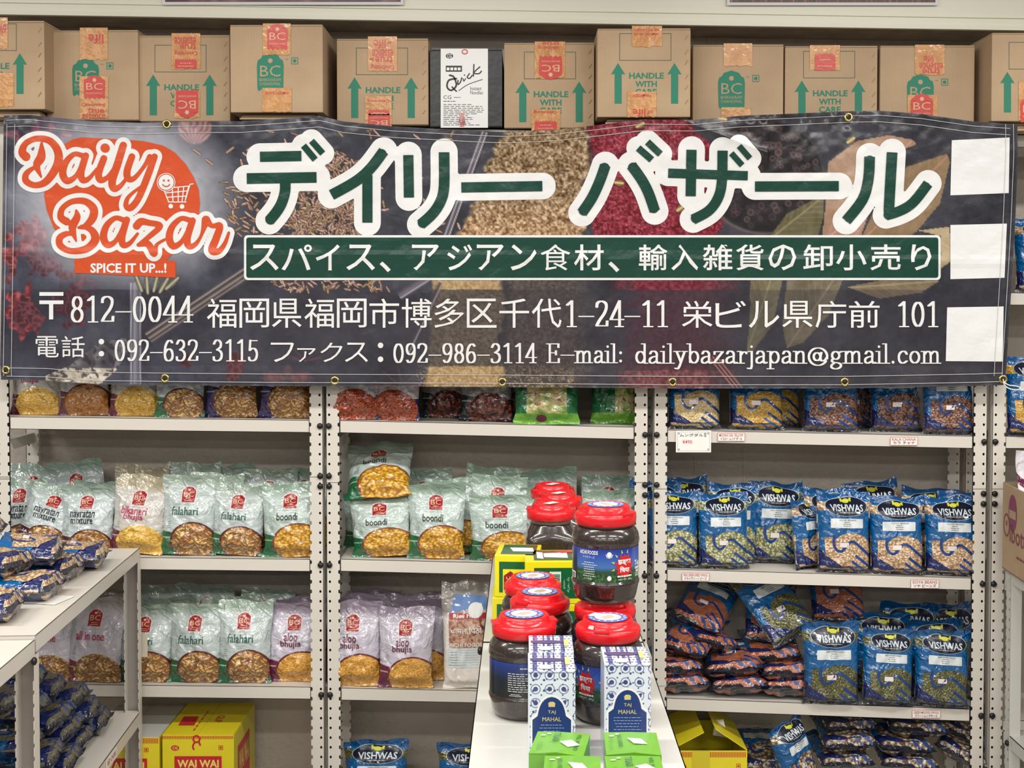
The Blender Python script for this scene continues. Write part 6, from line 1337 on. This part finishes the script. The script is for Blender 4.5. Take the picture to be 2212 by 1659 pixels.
t = thing('price_card', 'curled cream card stuck over the falahari packet by the rack post', 'price card', tuple(P(300, 1412, -.0)), (0, 0, 0)); MB().add([(0, -.035, 0), (.036, -.04, .002), (.034, -.034, .062), (.012, -.03, .07), (-.004, -.03, .03)], [(0, 1, 2, 3, 4)]).add([(0, -.0345, 0), (.036, -.0395, .002), (.034, -.0335, .062), (.012, -.0295, .07), (-.004, -.0295, .03)], [(4, 3, 2, 1, 0)]).build('card', M('card_cream', (206, 196, 176), .5), t)
# ------------------------------------------------------------------ rack in front of the logo bay
GA, GB = Vector((-1.056, -.055, 0)), Vector((-1.002, -.962, 0)); gd = (GB - GA).normalized(); gyaw = math.atan2(gd.y, gd.x) + math.pi / 2
gr = thing('side_rack', 'grey white steel rack of blue bean bags jutting out before the logo bay', 'rack', tuple(GA), (0, 0, gyaw))
GW = .42
for (ya, yb, zz, dz) in ((-.908, -.002, .992, 0), (-.908, -.002, .542, 0), (-.908, -.002, .14, 0), (-1.83, -.914, .985, 0), (-1.83, -.914, .50, 0)):
    fold(MB(), -GW, 0, ya, yb, zz).build('shelf', MS, gr)
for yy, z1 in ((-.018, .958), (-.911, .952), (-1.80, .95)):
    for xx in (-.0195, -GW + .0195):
        o = MB().box(-.0185, .0185, .034, .0355, 0, z1).build('post', M('shaded_inner_steel', (158, 150, 144), .5), gr, loc=(xx, yy - .012, 0))  # same steel as the flanges; the grey paints the shade inside the post
        for sx_ in (-1, 1):
            m = MB(); m.box(-.0009, .0009, .007, .034, 0, z1); [m.box(-.0009, .0009, 0, .007, .03 + k * .0275, .0485 + k * .0275) for k in range(int((z1 - .06) / .0275))]
            m.build('flange', MS, o, loc=(sx_ * .0185, 0, 0))
m = MB(); m.lathe([(.0, -.003), (.006, -.003), (.0085, .0), (.008, .004), (.004, .0065)], 14); o = m.build('pin', MDK, gr, smooth=True); o.rotation_euler = (0, R(90), 0); o.location = (.002, -.93, .945)
def gl(x, y): v = Matrix.Rotation(gyaw, 4, 'Z') @ Vector((x, y, 0)) + GA; return v.x, v.y
G6 = 'bags lying on the rack before the logo bay'
for (k, sd, x, y, z, yw, tl, rl, lb) in [
    ('soya', 1, -.10, -.22, .020, 96, 4, 2, 'bean bag reaching furthest over the rack shelf toward the bikaneri packet'), ('soya', 2, -.13, -.37, .020, 84, 0, 0, 'bean bag under the topmost one on the rack shelf'), ('soya', 1, -.16, -.40, .062, 100, 6, -4, 'bright blue bean bag on top of the heap by the navratan packets'),
    ('soya', 2, -.12, -.56, .020, 88, 0, 2, 'bean bag with folded grey end lying on the loose paper card'), ('soya', 1, -.20, -.56, .062, 80, 6, 4, 'bean bag on the second layer, cut by the picture edge'), ('soya', 2, -.15, -.74, .020, 94, 2, 0, 'bean bag nearest the rack joint, glossy dark end'), ('soya', 1, -.27, -.72, .060, 75, 0, 3, 'bean bag on top near the picture edge'), ('soya', 2, -.30, -.42, .108, 92, 8, 0, 'bean bag crowning the heap at the picture edge')]:
    X_, Y_ = gl(x + .075, y - .02); lie(k, sd, X_, Y_, .992 + z * 1.15 + .006, yw + math.degrees(gyaw), lb, G6, tl, rl, (1.12, 1.12, 1.12))
for i, (x, y, z, yw, tl, rl, lb) in enumerate([(-.09, -.16, .02, 95, 2, 4, 'dark bag at the bottom of the lower heap by the wall end'), (-.10, -.30, .02, 88, 2, 0, 'dark bag in the bottom layer, second from the wall'), (-.09, -.45, .02, 92, 0, 0, 'dark bag in the bottom layer, third from the wall'), (-.10, -.62, .02, 85, 2, 0, 'dark bag in the bottom layer near the rack joint'),
    (-.10, -.22, .065, 100, 4, 3, 'dark bag in the second layer of the lower heap, wall end'), (-.11, -.38, .065, 84, 4, -3, 'dark bag in the middle of the second layer'), (-.10, -.55, .065, 95, 2, 2, 'dark bag with khaki stripe in the second layer'), (-.12, -.72, .045, 88, 2, 0, 'dark bag at the post of the rack joint'),
    (-.12, -.28, .11, 90, 8, 4, 'dark bag in the third layer leaning to the wall'), (-.12, -.44, .11, 80, 4, -4, 'dark bag in the third layer beneath the striped one'), (-.13, -.60, .11, 98, 2, 4, 'dark bag in the third layer beside the rack post'), (-.15, -.36, .155, 96, 8, 4, 'dark bag with folded khaki band, fourth layer'), (-.15, -.52, .155, 86, 3, 0, 'dark bag with broad khaki stripe, fourth layer'), (-.17, -.46, .20, 92, 8, -3, 'topmost dark bag of the lower heap, broad stripe along its edge'), (-.17, -.62, .20, 84, 6, 3, 'dark bag beside the topmost one, behind the rack post')]):
    X_, Y_ = gl(x + .045, y); lie('khaki', 1 + i % 2, X_, Y_, .542 + z * 1.08 + .004, yw + math.degrees(gyaw), lb, G6, tl, rl, (1.08, 1.08, 1.08))
X_, Y_ = gl(-.12, -1.12); place('yellow', 1, 'dark blue packet with an orange stripe low at the picture corner', G6, (X_, Y_, .50 + .024), (R(-90), 0, R(100)), (1, 1, 1))
t = thing('paper_card', 'loose pale paper card lying on the rack shelf under the bean bags', 'card', (*gl(-.075, -.60), .9935), (0, 0, R(-12))); MB().box(-.05, .05, -.04, .04, 0, .0012).build('card', MPAP, t)
X_, Y_ = gl(.0012, -.28); t = thing('price_card', 'red lettered tag stuck on the lower lip of the side rack', 'price card', (X_, Y_, .514), (0, 0, gyaw)); MB().box(0, .001, -.10, 0, 0, .024).build('card', MPAP, t); Art().text('RED CHORI', -.09, .020, -.01, .006, 0, .01).build('lettering', M('tag_red', (196, 84, 92), .5), t, lambda a, b, L: (.0014, a, b))
# ------------------------------------------------------------------ rack and open carton at the far end
HX, HY = 1.322, -.06
hr = thing('end_rack', 'white steel rack at the picture edge under the open brown carton', 'rack', (HX, HY, 0))
for zz in (.938, .487, .14): fold(MB(), 0, .40, -.92, 0, zz).build('shelf', MSW, hr)
for yy in (-.03, -.90):
    for xx in (-.001, .401):
        o = post_mb(w=.034, depth=.03, z1=.93, hole_side=1).build('post', MSW, hr, loc=(xx, yy, 0)); o.rotation_euler = (0, 0, R(-90 if xx < .1 else 90))
m = MB(); m.lathe([(.0, -.003), (.006, -.003), (.0085, .0), (.008, .004), (.004, .0065)], 14); o = m.build('pin', MDK, hr, smooth=True); o.rotation_euler = (0, R(-90), 0); o.location = (-.003, -.04, .465)
t = thing('open_carton', 'open brown carton with purple oval print at the picture edge', 'box', (HX - .012, HY - .01, .9395), (0, 0, R(-3)))
m = MB(); D, W, H = .34, .26, .235
m.box(0, .004, -D, 0, 0, H); m.box(W - .004, W, -D, 0, 0, H); m.box(.004, W - .004, -.004, 0, 0, H); m.box(.004, W - .004, -D, -D + .004, 0, H); m.box(0, W, -D, 0, 0, .004); m.build('body', MCB, t)
sdx = lambda a, b, L: (-.0006 - L * .0003, -a, b)
Art().ell(.085, .165, .034, .050, 0, 28).build('purple_oval', M('carton_purple', (134, 62, 96), .6), t, sdx)
a = Art().rect(.058, .150, .112, .172, 1); a.build('oval_window', MCB, t, sdx)
a = Art(); a.ring(.035, .125, .026, .032, .006, 0, 20); a.ell(.035, .13, .006, .008, 0, 10); a.text('lbottul', .062, .135, .24, .085, 0, .01); a.lines(.09, .062, .24, .045, 1, .006, 0); a.build('side_lettering', M('carton_brownred', (132, 66, 70), .6), t, sdx)
t2, fn = pouch('purple_packet', 'white and purple packet sticking up out of the open brown carton', 'packet', .16, .28, .05, 5, 'snack', M('purple_film', (220, 214, 222), .3, coat=.8, fn=lambda c: c.mix((c.z.lt(.16) + (c.noise(16, 1) - .55).gt(0) * c.z.lt(.24)).m('MINIMUM', 1.), (226, 222, 228), (96, 24, 60)), hfn=wrink(.006)))
t2.location = (HX + .062, HY - .10, .948); t2.rotation_euler = (R(-8), R(4), R(30)); t2.scale = (1, 1, 1.15)
# tie cord at the banner's far corner
# unused prototypes go
for k, p in PROTO.items():
    if k not in USED:
        for ch in list(p.children): bpy.data.objects.remove(ch)
        bpy.data.objects.remove(p)
